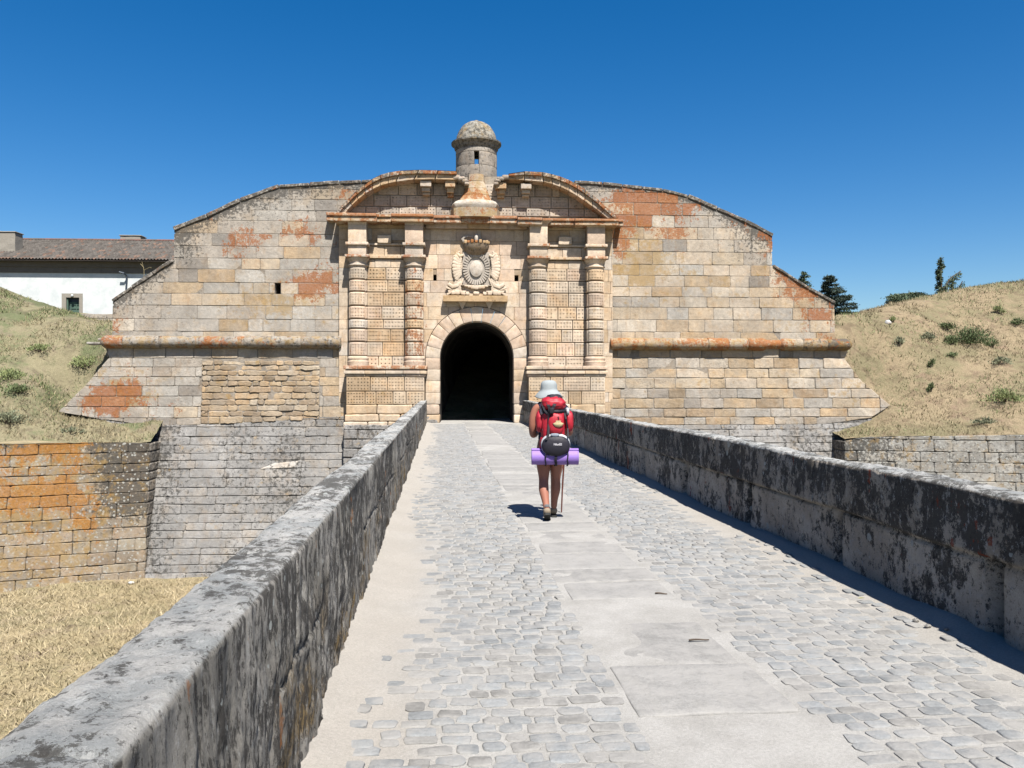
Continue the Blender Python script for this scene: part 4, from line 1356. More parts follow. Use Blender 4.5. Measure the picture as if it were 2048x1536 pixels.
M['cobble'] = cobble_mat("cobble_stone", .7)
M['slab'] = cobble_mat("road_slab", .8)

def road_h(x, y):
    x = np.asarray(x, float); y = np.asarray(y, float)
    h = (fbm(x * 1.2, y * 1.2, 4, 3) - .5) * .020 + (fbm(x * 9, y * 9, 2, 3) - .5) * .008
    h = h + .05 * np.clip((XL + .28 - x) / .28, 0, 1) ** 1.5 * (.5 + fbm(x * 2, y * 2, 1, 2)) + .05 * np.clip((x - XR + .28) / .28, 0, 1) ** 1.5 * (.5 + fbm(x * 2, y * 2, 1, 2))
    return h
xs = np.linspace(XL - .12, XR + .12, 90)
ysr = np.concatenate([np.linspace(-8, .8, 30), np.linspace(.9, 9, 230), np.linspace(9.1, 38.5, 190)])
Xg, Yg = np.meshgrid(xs, ysr, indexing='ij')
V = np.stack([Xg, Yg, road_h(Xg, Yg)], -1).reshape(-1, 3)
nu, nw = Xg.shape; i, j = np.meshgrid(np.arange(nu - 1), np.arange(nw - 1), indexing='ij'); a = i * nw + j
road = tag(np_mesh("road", V, np.stack([a, a + nw, a + nw + 1, a + 1], -1).reshape(-1, 4), M['road'], None, None, 80), kind='structure')
# cobbles: uneven rows either side of the slabs, half buried towards the walls
def cobbles():
    Vs = []; Fs = []; Cs = []; b = 0
    r = np.random.default_rng(3)
    y = .9
    while y < 32:
        dy = r.uniform(.088, .118)
        for (xa, xb) in ((XL + .10, .92), (1.77, XR - .08)):
            x = xa + r.uniform(0, .12)
            while x < xb - .05:
                w = r.uniform(.095, .16); w = min(w, xb - x)
                cx = x + w / 2; cy = y + r.uniform(-.022, .022) + .035 * math.sin(cx * 2.3 + y * .35) + .04 * noise.noise(Vector((cx * 1.5, y * 1.5, 3)))
                x += w + r.uniform(.004, .014)
                if w < .07: continue
                edge = sstep(.15, -.25, cx) if cx < 1 else sstep(2.75, 3.05, cx)
                edge = sstep(.25, -.2, cx) if cx < 1 and False else (max(0, min(1, (.30 - cx) / .7)) if cx < 1 else max(0, min(1, (cx - 2.6) / .6)))
                bur = noise.noise(Vector((cx * .8, cy * .45, 9)))
                top = .0072 - .007 * edge + .009 * bur + r.uniform(-.002, .002)
                if top < .0008 or (edge > .5 and r.random() < .25): continue
                hx = w / 2 - .001; hy = dy / 2 - .004
                hx *= r.uniform(.92, 1.02); hy *= r.uniform(.9, 1.06)
                n = 12 if y < 12 else 8; rot = r.uniform(-.10, .10)
                pts = []
                e = r.uniform(4, 10)
                cr_ = r.uniform(.012, .030); m4 = n // 4
                for k in range(n):
                    q4, kk = divmod(k, m4); sx_, sy_ = ((1, 1), (-1, 1), (-1, -1), (1, -1))[q4]
                    t = math.pi / 2 * (q4 + (kk + (.0 if m4 > 1 else .5)) / max(1, m4 - 1))
                    px_ = sx_ * (hx - cr_) + cr_ * math.cos(t) + r.uniform(-.005, .005); py_ = sy_ * (hy - cr_) + cr_ * math.sin(t) + r.uniform(-.005, .005)
                    pts.append((px_ * math.cos(rot) - py_ * math.sin(rot), px_ * math.sin(rot) + py_ * math.cos(rot)))
                g0 = float(road_h(cx, cy))
                tx, ty = r.uniform(-.02, .02), r.uniform(-.02, .02)
                for (k_, z) in ((1.0, -.02), (.97, top * .55), (.86, top * .95), (.5, top)):
                    for p in pts: Vs.append((cx + p[0] * k_, cy + p[1] * k_, g0 + z + (tx * p[0] + ty * p[1]) * (k_ < 1)))
                Vs.append((cx, cy, g0 + top * 1.02))
                for q in range(3):
                    for k in range(n):
                        j = (k + 1) % n; Fs.append((b + q * n + k, b + q * n + j, b + (q + 1) * n + j, b + (q + 1) * n + k))
                for k in range(0, n): Fs.append((b + 3 * n + k, b + 3 * n + (k + 1) % n, b + 4 * n, b + 4 * n))
                v = r.uniform(.78, 1.15); t = r.random()
                c = (.30 * v, .315 * v, .322 * v) if t < .7 else (.32 * v, .315 * v, .30 * v)
                Cs += [(*c, 0)] * (4 * n + 1); b += 4 * n + 1
        y += dy
    me = bpy.data.meshes.new("cobblestones")
    Fs = [f[:3] if f[2] == f[3] else f for f in Fs]
    me.from_pydata(Vs, [], Fs)
    a = me.attributes.new("Col", 'FLOAT_COLOR', 'POINT'); a.data.foreach_set("color", np.array(Cs, dtype=np.float32).reshape(-1))
    return link("cobblestones", me, M['cobble'], road, None, 60)
cobbles()
sl = MB(); y = -1.0; rs = random.Random(17)
while y < 33:
    L = rs.uniform(.42, .85)
    v = rs.uniform(.88, 1.08); c = (.36 * v, .355 * v, .34 * v)
    o1, o2 = rs.uniform(-.05, .03), rs.uniform(-.03, .05)
    hgt = rs.choice([.010, .013, .004, -.008, .009, .001])
    rbox(sl, .94 + o1, 1.74 + o2, y + .008, y + L - .008, -.05, hgt, .012, .06 if y < 8 else .2, .008, (*c, 0), (0, 0, 0, 0))
    y += L
sl.build("slab_strip", M['slab'], road, smooth=50)

# parapets
def parapet_mat(name, shade):
    g = G(name)
    up = g.rng(g.attr("Lic").outputs['Fac'], .40, .75)
    sz = g.t.nodes.new('ShaderNodeSeparateXYZ'); g.put(sz.inputs[0], g.co)
    zc = g.rng(sz.outputs[2], .48, .56)
    big = g.noise(1.5, 4, .6); slow = g.math('MULTIPLY', g.math('SUBTRACT', g.noise(1.0, 3, .5), .5), .35)
    # inner face
    if not shade:
        fv, fv2, fv3 = g.mapv((1, 4.2, 1.5)), g.mapv((2, 8, 3.0)), g.mapv((2.4, 7, 2.6), rot=(.12, 0, 0))
        f = g.mix(g.rng(big, .38, .62), (.36, .34, .30), (.51, .485, .44))
        f = g.mix(g.math('MULTIPLY', g.rng(g.noise(2.1, 7, .7), .50, .60), g.rng(sz.outputs[2], .75, .2)), f, (.38, .27, .13))
        d, dd = (.075, .07, .065), .87
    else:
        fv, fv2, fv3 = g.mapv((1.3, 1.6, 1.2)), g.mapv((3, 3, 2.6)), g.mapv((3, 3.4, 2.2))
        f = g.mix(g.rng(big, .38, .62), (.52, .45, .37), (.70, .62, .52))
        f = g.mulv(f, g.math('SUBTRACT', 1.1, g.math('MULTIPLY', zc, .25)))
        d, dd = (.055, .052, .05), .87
    n1 = g.noise(3.4, 14, .82, fv)
    lo = g.math('SUBTRACT', .485 if not shade else .455, g.math('MULTIPLY', zc, -.05 if shade else -.015))
    f = g.mix(g.math('MULTIPLY', g.rng(g.math('ADD', n1, slow), g.math('ADD', lo, .03), g.math('SUBTRACT', lo, .005)), dd), f, d)
    f = g.mix(g.math('MULTIPLY', g.rng(g.noise(5.0, 12, .86, fv2), .545, .57), .8), f, (.04, .038, .036))
    f = g.mix(g.math('MULTIPLY', g.rng(g.noise(4.6, 12, .86, fv3), .555, .585), .75 if not shade else .8), f, (.60, .595, .57))
    # top
    t = g.mix(g.rng(g.noise(3.2, 6, .7), .4, .6), (.46, .48, .475), (.67, .66, .625))
    n2 = g.noise(6.5, 14, .82)
    t = g.mix(g.math('MULTIPLY', g.rng(g.math('ADD', n2, slow), .495, .465), .86), t, (.12, .115, .105))
    t = g.mix(g.math('MULTIPLY', g.rng(g.noise(24, 8, .8), .555, .58), .75), t, (.08, .075, .07))
    t = g.mix(g.math('MULTIPLY', g.rng(g.noise(11, 10, .82), .565, .59), .7), t, (.72, .73, .71))
    c = g.mix(up, f, t)
    # round pale lichens, rust red algae
    sp = g.vor(4.8 if shade else 11, g.mix(.05, g.co, g.noise(6, 4, .7, out=1)))
    lim = g.rng(g.noise(1.7, 3, .5), .46, .64, 0, .17 if shade else .17)
    c = g.mix(g.math('MULTIPLY', g.rng(g.math('SUBTRACT', lim, sp), 0, .012), .85), c, (.58, .61, .58))
    rd = g.rng(g.math('ADD', g.math('MULTIPLY', g.noise(2.0, 4, .6, g.mapv((1, 1.7, .55))), .75), g.math('MULTIPLY', g.noise(14, 5, .7), .25)), .615, .635)
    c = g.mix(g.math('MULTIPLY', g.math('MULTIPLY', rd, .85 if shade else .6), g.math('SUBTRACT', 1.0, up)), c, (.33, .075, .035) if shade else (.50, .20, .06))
    g1 = g.con(g.noise(48, 6, .85)); g2 = g.con(g.noise(140, 4, .85))
    c = g.mulv(c, g.math('ADD', .66, g.math('ADD', g.math('MULTIPLY', g1, .38), g.math('MULTIPLY', g2, .30))))
    h = g.math('ADD', g.math('MULTIPLY', g.sep(g.mix(up, n1, n2))[0], .7), g.math('ADD', g.math('MULTIPLY', g1, .25), g.math('MULTIPLY', g2, .12)))
    return g.done(c, .95, g.bump(h, .025, .95), .12)
M['para_l'] = parapet_mat("weathered_parapet", False)
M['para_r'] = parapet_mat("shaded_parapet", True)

def parapet(side):
    x_in = XL if side < 0 else XR
    sg = side
    th, hh = .275, .94
    ya = np.concatenate([np.arange(-6, .6, .08), np.arange(.6, 5.2, .013 if side < 0 else .03), np.arange(5.2, 11, .03 if side < 0 else .02), np.arange(11, Y_END + 1.7, .08)])
    # profile, from the inner foot over the top to the outer foot; (dx outward from inner face, z, inner?, top?)
    pr = []
    for z in np.arange(-.08, .80, .018): pr.append((0, z, -1, 0))
    R1 = .032 if side < 0 else .04
    for a in np.linspace(0, 90, 9): pr.append((R1 - R1 * math.cos(R(a)), hh - R1 + R1 * math.sin(R(a)), -math.cos(R(a)), math.sin(R(a))))
    for x in np.linspace(R1, th - .07, 9)[1:-1]: pr.append((x, hh, 0, 1))
    for a in np.linspace(90, 0, 7): pr.append((th - .07 + .07 * math.cos(R(a)), hh - .07 + .07 * math.sin(R(a)), math.cos(R(a)), math.sin(R(a))))
    for z in np.arange(hh - .12, -.08, -.06): pr.append((th, z, 1, 0))
    pr.append((th, -.4, 1, 0))
    pr = np.array(pr)
    S, Yv = np.meshgrid(np.arange(len(pr)), ya, indexing='ij')
    dx, z, nx, nz = [pr[:, k][S] for k in range(4)]
    # joints
    rj = np.random.default_rng(60 + side)
    def joints(step0, step1, off):
        out = [off]
        while out[-1] < 36: out.append(out[-1] + rj.uniform(step0, step1))
        return np.array(out)
    if side > 0: jl = np.array([-6, -3.6, -1.4, .7, 2.7, 4.67, 6.6, 8.66, 10.98, 13.2, 15.3, 17.6, 20, 22.5, 25, 27.4, 30])
    else: jl = joints(1.7, 2.4, -6)
    jt = joints(1.5, 2.6, -6.4) if side > 0 else joints(1.6, 2.4, -5.2)
    wig = .03 * (fbm(z * 6, Yv * 2, 1, 2) - .5)
    def near(js, y): 
        d = np.abs(y[..., None] - js[None, None]); return d.min(-1)
    dl = near(jl, Yv + wig); dt = near(jt, Yv + wig)
    zj = .52 + .05 * (fbm(Yv * .8, 0 * Yv, 3, 2) - .5)
    lower = 1 / (1 + np.exp((z - zj) / .006))
    inner = np.clip(-nx, 0, 1)
    disp = np.zeros_like(z)
    if side < 0:
        ridge = fbm(Yv * 12 + 2 * fbm(Yv * 3, z * 3, 2, 2), z * 2.8, 0 * z, 4, .6) - .5
        coarse = fbm(Yv * 2.2, z * 2.2, 5, 3) - .5
        fine_ = fbm(Yv * 36, z * 16, 3, 3, .6) - .5
        disp += (ridge * .040 + coarse * .05 + fine_ * .016) * np.abs(nx) * np.clip((hh + .0 - z) / .10, .35, 1)
        topn = fbm(dx * 6 + 9, Yv * 6, 5, 4, .55) - .5
        disp += nz * (topn * .028 + (fbm(dx * 26, Yv * 24, 1, 3) - .5) * .022)
        disp -= .022 * np.exp(-(dl / .012) ** 2) * lower * inner
        disp -= .018 * np.exp(-((z - zj) / .010) ** 2) * inner * (fbm(Yv * .9, 0 * z, 8, 2) > .47)
        disp -= .020 * np.exp(-(dt / .012) ** 2) * (1 - lower)
    else:
        disp += (fbm(Yv * 5, z * 4, 5, 4, .6) - .5) * .035 * np.abs(nx) + (fbm(Yv * 1.3, z * 1.3, 15, 3) - .5) * .05 * np.abs(nx)
        topn = fbm(dx * 6 + 9, Yv * 6, 5, 4, .55) - .5
        disp += nz * (topn * .028 + (fbm(dx * 22, Yv * 18, 1, 3) - .5) * .012)
        disp -= .055 * lower * inner                       # lower blocks set back under the coping
        kb = np.searchsorted(jl, Yv); rb_ = rj.uniform(-1, 1, (3, 64))
        disp += inner * lower * (rb_[0][kb % 64] * .022 + rb_[1][kb % 64] * .03 * (z - .25))
        kt = np.searchsorted(jt, Yv); disp += inner * (1 - lower) * rb_[2][kt % 64] * .014
        disp -= inner * lower * (.17 * np.exp(-(dl / .045) ** 4) + .05 * np.exp(-(dl / .09) ** 2) * .6)
        disp -= inner * .045 * np.exp(-((z - zj) / .016) ** 2)
        disp -= .030 * np.exp(-(dt / .015) ** 2) * (1 - lower)
    disp += nz * .02 * (fbm(Yv * .7, 0 * z, 21, 2) - .5) * 2
    X = x_in + sg * (dx + nx * disp)
    X = X + sg * .012 * np.sin(Yv * .9 + side) * 0
    Zv = z + nz * disp
    # foot of the wall frays into the dust
    V = np.stack([X, Yv, Zv], -1).reshape(-1, 3)
    nu, nw = X.shape; i, j = np.meshgrid(np.arange(nu - 1), np.arange(nw - 1), indexing='ij'); a = i * nw + j
    F = np.stack([a, a + nw, a + nw + 1, a + 1], -1).reshape(-1, 4)
    if side > 0: F = F[:, ::-1]
    lic = np.zeros((nu * nw, 4), np.float32); lic[:, :3] = np.clip(nz, 0, 1).reshape(-1, 1); lic[:, 3] = 1
    o = np_mesh("stone_parapet", V, F, M['para_l' if side < 0 else 'para_r'], None, None, 75, lic=lic)
    tag(o, "sunlit grey parapet along the left side of the road with a lichen crusted rounded top" if side < 0 else
        "shaded parapet along the right side of the road, big lower blocks under a blackened coping", "parapet", "parapets of the bridge")
parapet(-1); parapet(1)

# ------------------------------------------------------------------ the white building behind the left bank
M['plaster'] = None
g = G("white_plaster")
n = g.noise(1.3, 7, .65); f = g.noise(20, 4, .6)
c = g.mix(g.rng(n, .4, .68), (.80, .83, .83), (.68, .73, .74)); 
M['plaster'] = g.done(g.mulv(c, g.math('ADD', .93, g.math('MULTIPLY', f, .14))), .9, g.bump(n, .02), .2)
g = G("roof_tile")
A = g.attr("Col")
n = g.noise(7, 7, .7); 
c = g.mulv(A.outputs['Color'], g.math('ADD', .55, g.math('MULTIPLY', n, .9)))
c = g.mix(g.math('MULTIPLY', g.rng(g.noise(11, 6, .7), .56, .64), .6), c, (.30, .29, .25))
M['tile'] = g.done(c, .9, g.bump(n, .02), .2)
M['shutter'] = flat_mat('green_shutter', (.10, .17, .13), .6)
M['darkmetal'] = flat_mat('dark_metal', (.05, .07, .10), .5)
M['granite'] = flat_mat('granite_frame', (.36, .33, .28), .9, .5, 9, .01)
bd = empty("white_building", MF, "long white walled building with a dark tiled roof beyond the left bank", "building")
WBD = -28.0
bu0, bu1 = PU(-420, WBD), PU(420, WBD)
ze = PV(521, WBD, 100); zr_ = None
z_wall = PV(640, WBD, 100) - 3.5
wm = MB()
fu0, fu1 = PU(124, WBD), PU(165.5, WBD); fv0, fv1 = PV(627, WBD, 140) - .1, PV(587, WBD, 140)
ou0, ou1, ov1 = PU(132.5, WBD), PU(159, WBD), PV(595, WBD, 140)
DEPTHB = 11.2
def box(mb, x0, x1, y0, y1, z0, z1, col=(.5, .5, .5, 0)):
    V = [(x0, y0, z0), (x1, y0, z0), (x1, y1, z0), (x0, y1, z0), (x0, y0, z1), (x1, y0, z1), (x1, y1, z1), (x0, y1, z1)]
    mb.add(V, [(0, 3, 2, 1), (4, 5, 6, 7), (0, 1, 5, 4), (1, 2, 6, 5), (2, 3, 7, 6), (3, 0, 4, 7)], col)
y0 = -WBD
box(wm, bu0, fu0, y0, y0 + .5, z_wall, ze - .02); box(wm, fu1, bu1, y0, y0 + .5, z_wall, ze - .02)
box(wm, fu0, fu1, y0, y0 + .5, fv1, ze - .02); box(wm, fu0, fu1, y0, y0 + .5, z_wall, fv0 - .02)
box(wm, bu0, bu1, y0 + .503, y0 + DEPTHB, z_wall, ze - .03)
wm.build("wall", M['plaster'], bd)
wf = MB()
box(wf, fu0, ou0, y0 - .05, y0 + .35, fv0, fv1); box(wf, ou1, fu1, y0 - .05, y0 + .35, fv0, fv1)
box(wf, ou0, ou1, y0 - .05, y0 + .35, ov1, fv1); 
win = wf.build("window_frame", M['granite'], bd)
sh = MB(); um = (ou0 + ou1) / 2
box(sh, ou0 + .01, ou0 + .10, y0 + .05, y0 + .30, fv0, ov1 - .06)
for (a, b) in ((ou0 + .18, ou0 + .24), (ou1 - .10, ou1 - .04), (um + .12, um + .17)): box(sh, a, b, y0 + .24, y0 + .29, fv0, ov1 - .3)
for z in (.22, .48, .74): box(sh, ou0 + .24, ou1 - .10, y0 + .245, y0 + .285, fv0 + z * 1.0, fv0 + z * 1.0 + .05)
box(sh, ou0 + .24, ou1 - .1, y0 + .29, y0 + .31, fv0, ov1 - .3)
sh.build("shutter", M['shutter'], bd)
dk = MB(); box(dk, ou0, ou1, y0 + .32, y0 + .36, fv0, ov1); dk.build("window_recess", M['darkmetal'], bd)
lt = MB(); c0 = (ou0 + ou1) / 2; zc = PV(591.5, WBD, 145); lathe(lt, c0 - .0, y0 - .12, [(.02, zc - .10), (.09, zc - .05), (.10, zc + .03), (.03, zc + .09)], 10); lt.build("wall_lamp", M['plaster'], bd)
# stone cornice, made taller and darker to stand for the eaves' shadow
co = MB()
box(co, bu0, bu1, y0 - .06, y0 + .1, ze - .92, ze - .48); box(co, bu0, bu1, y0 - .16, y0 + .1, ze - .478, ze - .10)
M['eave'] = flat_mat('shaded_eave_band', (.20, .175, .15), .9, .6, 3, .01)
co.build("cornice", M['eave'], bd)
# drain pipe
dp = MB()
ud = PU(247, WBD); zd = PV(548, WBD, 250)
tube_path(dp, [(ud - .1, WBD + .5, zd + .08, .07), (ud + .2, WBD + .45, zd, .07), (ud + .3, WBD + .16, zd - .15, .07), (ud + .25, WBD + .12, zd - .9, .06), (ud + .12, WBD + .1, zd - 2.8, .05)], (.1, .1, .1, 0))
dp.build("drain_pipe", M['darkmetal'], bd)
# corrugated tile roof
run = 5.8; over = .74
ridge_z = PV(480, WBD - run, 120)
sp = .235
us = np.arange(bu0 - .3, bu1 + .3, sp / 8)
nrow = 15
Vv = []; Ff = []; Cc = []
rt_ = np.random.default_rng(5)
rowv = []
for k in range(nrow):
    for e in (0, 1):
        t = (k + e) / nrow
        yy = y0 - over + (run + over) * t
        zz = ze - .02 + (ridge_z - ze) * t + (0.05 if e == 0 else 0.0)
        rowv.append((yy, zz, k))
ph = us / sp * 2 * math.pi
colj = rt_.uniform(.7, 1.25, (nrow, len(us) // 8 + 2))
for (yy, zz, k) in rowv:
    for q, u in enumerate(us):
        s = math.sin(ph[q]); Vv.append((u, yy, zz + .055 * (s if s > 0 else s * .6)))
        v = colj[k, q // 8]; red = (colj[(k * 7 + 3) % nrow, q // 8] > 1.19) or (k == 0 and colj[3, q // 8] > 1.0)
        Cc.append(((.19 if red else .125) * v, (.125 if red else .112) * v, (.095 if red else .100) * v, 0))
nU = len(us)
for k in range(len(rowv) - 1):
    for q in range(nU - 1): Ff.append((k * nU + q, k * nU + q + 1, (k + 1) * nU + q + 1, (k + 1) * nU + q))
bq = len(Vv)
for (yy, zz) in ((y0 - over + .01, ze - .10), (y0 + run, ridge_z - .12), (y0 + DEPTHB + .3, ze - .1), (y0 + DEPTHB + .3, ze - .0), (y0 + run, ridge_z + .02)):
    Vv += [(bu0 - .3, yy, zz), (bu1 + .3, yy, zz)]; Cc += [(.12, .1, .09, 0)] * 2
Ff += [(bq, bq + 1, bq + 3, bq + 2), (bq + 2, bq + 3, bq + 5, bq + 4), (bq + 6, bq + 7, bq + 9, bq + 8)]
rf = np_mesh("roof", Vv, Ff, M['tile'], bd, None, None, col=Cc)
rd = MB(); u = bu0
while u < bu1:
    tube_path(rd, [(u, WBD - run, ridge_z + .02, .12), (u + .42, WBD - run, ridge_z + .03, .105)], (.17 * random.uniform(.8, 1.5), .12, .10, 0)); u += .42
rd.build("ridge_tiles", M['tile'], rf)
for (a, b, yt, wv, cap) in ((-60, 30, 462, -29.5, False), (240, 281, 470, -34.5, True)):
    ch = MB(); a_, b_ = PU(a, wv), PU(b, wv); zt = PV(yt, wv, (a + b) / 2)
    rbox(ch, a_, b_, -wv, -wv + 1.1, zt - 2.2, zt - .08, .05, .4, .03, (.4, .36, .32, .1))
    rbox(ch, a_ - .06, b_ + .06, -wv - .06, -wv + 1.16, zt - .08, zt, .03, .4, .02, (.46, .38, .32, .1))
    ch.build("chimney", M['granite'], rf)
# low garden wall with rust lichen behind the bank
lw = MB()
a_, b_ = PU(110, -8), PU(262, -8)
rr_ = random.Random(4)
pw = [(a_, 3.0), (b_, 3.0), (b_, PV(627.5, -8, 200)), (a_, PV(627, -8, 150))]
masonry(lw, pw, lambda u, v, w: (u, 8 - w, v), rows_between(3.0, pw[2][1], .3, .36, rr_)[:-1] + [pw[2][1]], .9, 1.8, lambda u, v: pick(rr_, grey=2, light=1), lambda u, v: (.5, (.72 if to_px(u, v)[0] > 100 else 0, .2, .3, 0)), rr_)
slab_poly(lw, inset(pw, .03), lambda u, v, w: (u, 8 - w, v), -.5, -.03, (.25, .22, .2, .4), (.6, 0, 0, 0))
o = lw.build("low_wall", M['rubble'], None, MF); tag(o, "low stone wall spotted with rust lichen in front of the white building", "wall")
# two worn stone steps peeping from the bank beside the cordon
for (a, b, y, w) in ((172, 205, 684, -.8), (195, 222, 676, -1.2)):
    st = MB(); u0, v0 = P(a, y, w); u1, _ = P(b, y, w)
    rbox(st, u0, u1, -w, -w + .8, v0 - .10, v0, .03, .2, .02, (*PAL['grey'], .5))
    o = st.build("stone_block", M['rubble'], None, MF)
    tag(o, "flat grey stone in the left bank, the lower one nearest the cordon's end" if a == 172 else "flat grey stone in the left bank, the upper one against the curtain wall", "stone")
# ------------------------------------------------------------------ vegetation
def leaf_mat(name, trans=.25):
    g = G(name); A = g.attr("Col")
    g.done(A.outputs['Color'], .75, None, .2)
    return g.m
M['leaf'] = leaf_mat("foliage")
M['straw'] = leaf_mat("straw_blades")
M['bark'] = flat_mat('bark', (.13, .10, .075), .95, .6, 14, .02)

def blades(name, fz, pts_u, pts_w, hgt, wid, colf, seed, lean=.5, per=1):
    r = np.random.default_rng(seed)
    n = len(pts_u)
    z = fz(pts_u, pts_w)
    a = r.uniform(0, 2 * np.pi, n); h = hgt * r.uniform(.4, 1.3, n); wd = wid * r.uniform(.6, 1.3, n)
    ln = lean * r.uniform(.2, 1.3, n) * h; b = r.uniform(0, 2 * np.pi, n)
    base = np.stack([pts_u, -pts_w, z - .02], -1)
    d = np.stack([np.cos(a), np.sin(a), 0 * a], -1) * wd[:, None] / 2
    tip = base + np.stack([np.cos(b) * ln, np.sin(b) * ln, h], -1)
    V = np.stack([base - d, base + d, tip], 1).reshape(-1, 3)
    F = np.arange(3 * n).reshape(-1, 3)
    c = colf(pts_u, pts_w, r)                       # n,3
    C = np.repeat(np.concatenate([c, np.zeros((n, 1))], 1), 3, 0)
    o = np_mesh(name, V, F, M['straw'], None, MF, None, col=C)
    return tag(o, kind='stuff')
def mixcol(t, a, b):
    return np.asarray(a)[None] * (1 - t[:, None]) + np.asarray(b)[None] * t[:, None]
def straw_col(u, w, r):
    t = np.clip((fbm(u * .5, w * .5, 31, 3) - .40) * 4, 0, 1)
    c = mixcol(r.random(len(u)), (.46, .37, .21), (.64, .54, .36))
    g = np.array((.32, .28, .14))
    c = c * (1 - .35 * t[:, None]) + g * .35 * t[:, None]
    return c * r.uniform(.7, 1.2, (len(u), 1))
def px_scatter(n, px0, px1, w0, w1, r):
    w = r.uniform(w0, w1, n); px = r.uniform(px0, px1, n)
    return np.array([PU(a, b) for a, b in zip(px, w)]), w
rv = np.random.default_rng(77)
n = 42000
w = 1.5 + 18.5 * rv.random(n) ** 1.3; px = rv.uniform(-260, 560, n)
u = np.array([PU(a, b) for a, b in zip(px, w)])
keep = (u < -1.2 - 0 * w) & (w > edge_l(u) + .9)
o = blades("dry_grass", zm_n, u[keep], w[keep], .16, .03, straw_col, 5, 1.5)
def hill_col(patch):
    def f(u, w, r):
        g = np.clip((fbm(u * .35 + 7, w * .35, patch, 3) - .38) * 6, 0, 1)
        c = mixcol(r.random(len(u)), (.34, .28, .16), (.50, .42, .26))
        green = mixcol(r.random(len(u)), (.17, .22, .09), (.28, .32, .14))
        m = (r.random(len(u)) < g * (.75 if patch == 51 else .45))[:, None]
        return np.where(m, green, c) * r.uniform(.75, 1.15, (len(u), 1))
    return f
n = 34000
w = rv.uniform(-9.5, 3.0, n); px = rv.uniform(-300, 330, n); u = np.array([PU(a, b) for a, b in zip(px, w)])
keep = (w < edge_l(u) - .12) & ((u < uend) | (w < -.8)) & (fbm(u * .9, w * .9, 60, 3) > .40)
blades("hill_grass", zl_n, u[keep], w[keep], .15, .035, hill_col(51), 6, .9)
n = 42000
w = rv.uniform(-14, 3.0, n); px = rv.uniform(1600, 2350, n); u = np.array([PU(a, b) for a, b in zip(px, w)])
keep = (w < edge_r(u) - .12) & ((u > ustart) | (w < -.8)) & (fbm(u * .9, w * .9, 61, 3) > .42)
blades("hill_grass", zr_n, u[keep], w[keep], .14, .035, hill_col(52), 7, .9)

def leaf_cloud(pts, size, dirs, col, r, flat=.0):
    """one small two-triangle leaf at every point"""
    n = len(pts)
    a = r.normal(size=(n, 3)); a /= np.linalg.norm(a, axis=1)[:, None]
    if dirs is not None: a = a * .5 + dirs; a /= np.linalg.norm(a, axis=1)[:, None]
    b = np.cross(a, r.normal(size=(n, 3))); b /= np.linalg.norm(b, axis=1)[:, None]
    s = size * r.uniform(.6, 1.3, (n, 1))
    V = np.stack([pts, pts + a * s * .5 + b * s * .22, pts + a * s, pts + a * s * .5 - b * s * .22], 1).reshape(-1, 3)
    F = np.arange(4 * n).reshape(-1, 4)
    v = r.uniform(.7, 1.3, (n, 1))
    c = np.asarray(col)[None] * v * np.array([1, 1, 1])[None]
    c = c + r.uniform(-.08, .08, (n, 1)) * c * np.array([1, .2, -.5])[None]
    C = np.repeat(np.concatenate([np.clip(c, .005, 1), np.zeros((n, 1))], 1), 4, 0)
    return V, F, C
def shrub(name, px, py, w, wid, hgt, col, seed, n, label, group, cat="shrub", fz=None, upright=.6, size=.09):
    r = np.random.default_rng(seed)
    u, v = P(px, py, w); z = float(fz(np.array([u]), np.array([w]))[0])
    root = empty(name, MF @ Matrix.Translation((u, -w, z)), label, cat, group)
    k = max(4, n // 60)
    cen = np.stack([r.normal(0, .28, k) * wid, r.normal(0, .24, k) * wid, r.uniform(.15, .8, k) * hgt], -1)
    cen[:, 2] *= np.clip(1 - (np.hypot(cen[:, 0], cen[:, 1]) / wid) ** 2 * 2, .25, 1)
    idx = r.integers(0, k, n)
    pts = cen[idx] + r.normal(0, .15, (n, 3)) * np.array([wid, wid, hgt * .9])
    pts[:, 2] = np.clip(pts[:, 2], .0, None)
    dirs = pts / np.array([wid, wid, hgt]) * .8 + np.array([0, 0, upright])
    V, F, C = leaf_cloud(pts, size, dirs, col, r)
    np_mesh("foliage", V, F, M['leaf'], root, None, None, col=C)
    mb = MB()
    for c in cen[:8]:
        tube_path(mb, [(0, 0, -.05, .02), (c[0] * .5, -c[1] * .5, c[2] * .55, .014), (c[0], -c[1], c[2], .006)], (.12, .1, .07, 0))
    mb.build("stem", M['bark'], root)
    return root
G1 = "shrubs on the right bank"; G0 = "green weeds on the left bank"
DG, MG, LG, SG = (.13, .175, .075), (.19, .24, .11), (.30, .35, .15), (.28, .30, .19)
def w_at(fz, px, py, w0=2.5, w1=-13):
    """distance at which the sight line through a pixel meets the slope"""
    for w in np.arange(w0, w1, -.1):
        u, v = P(px, py, w)
        if float(fz(np.array([u]), np.array([w]))[0]) >= v: return w
    return w1
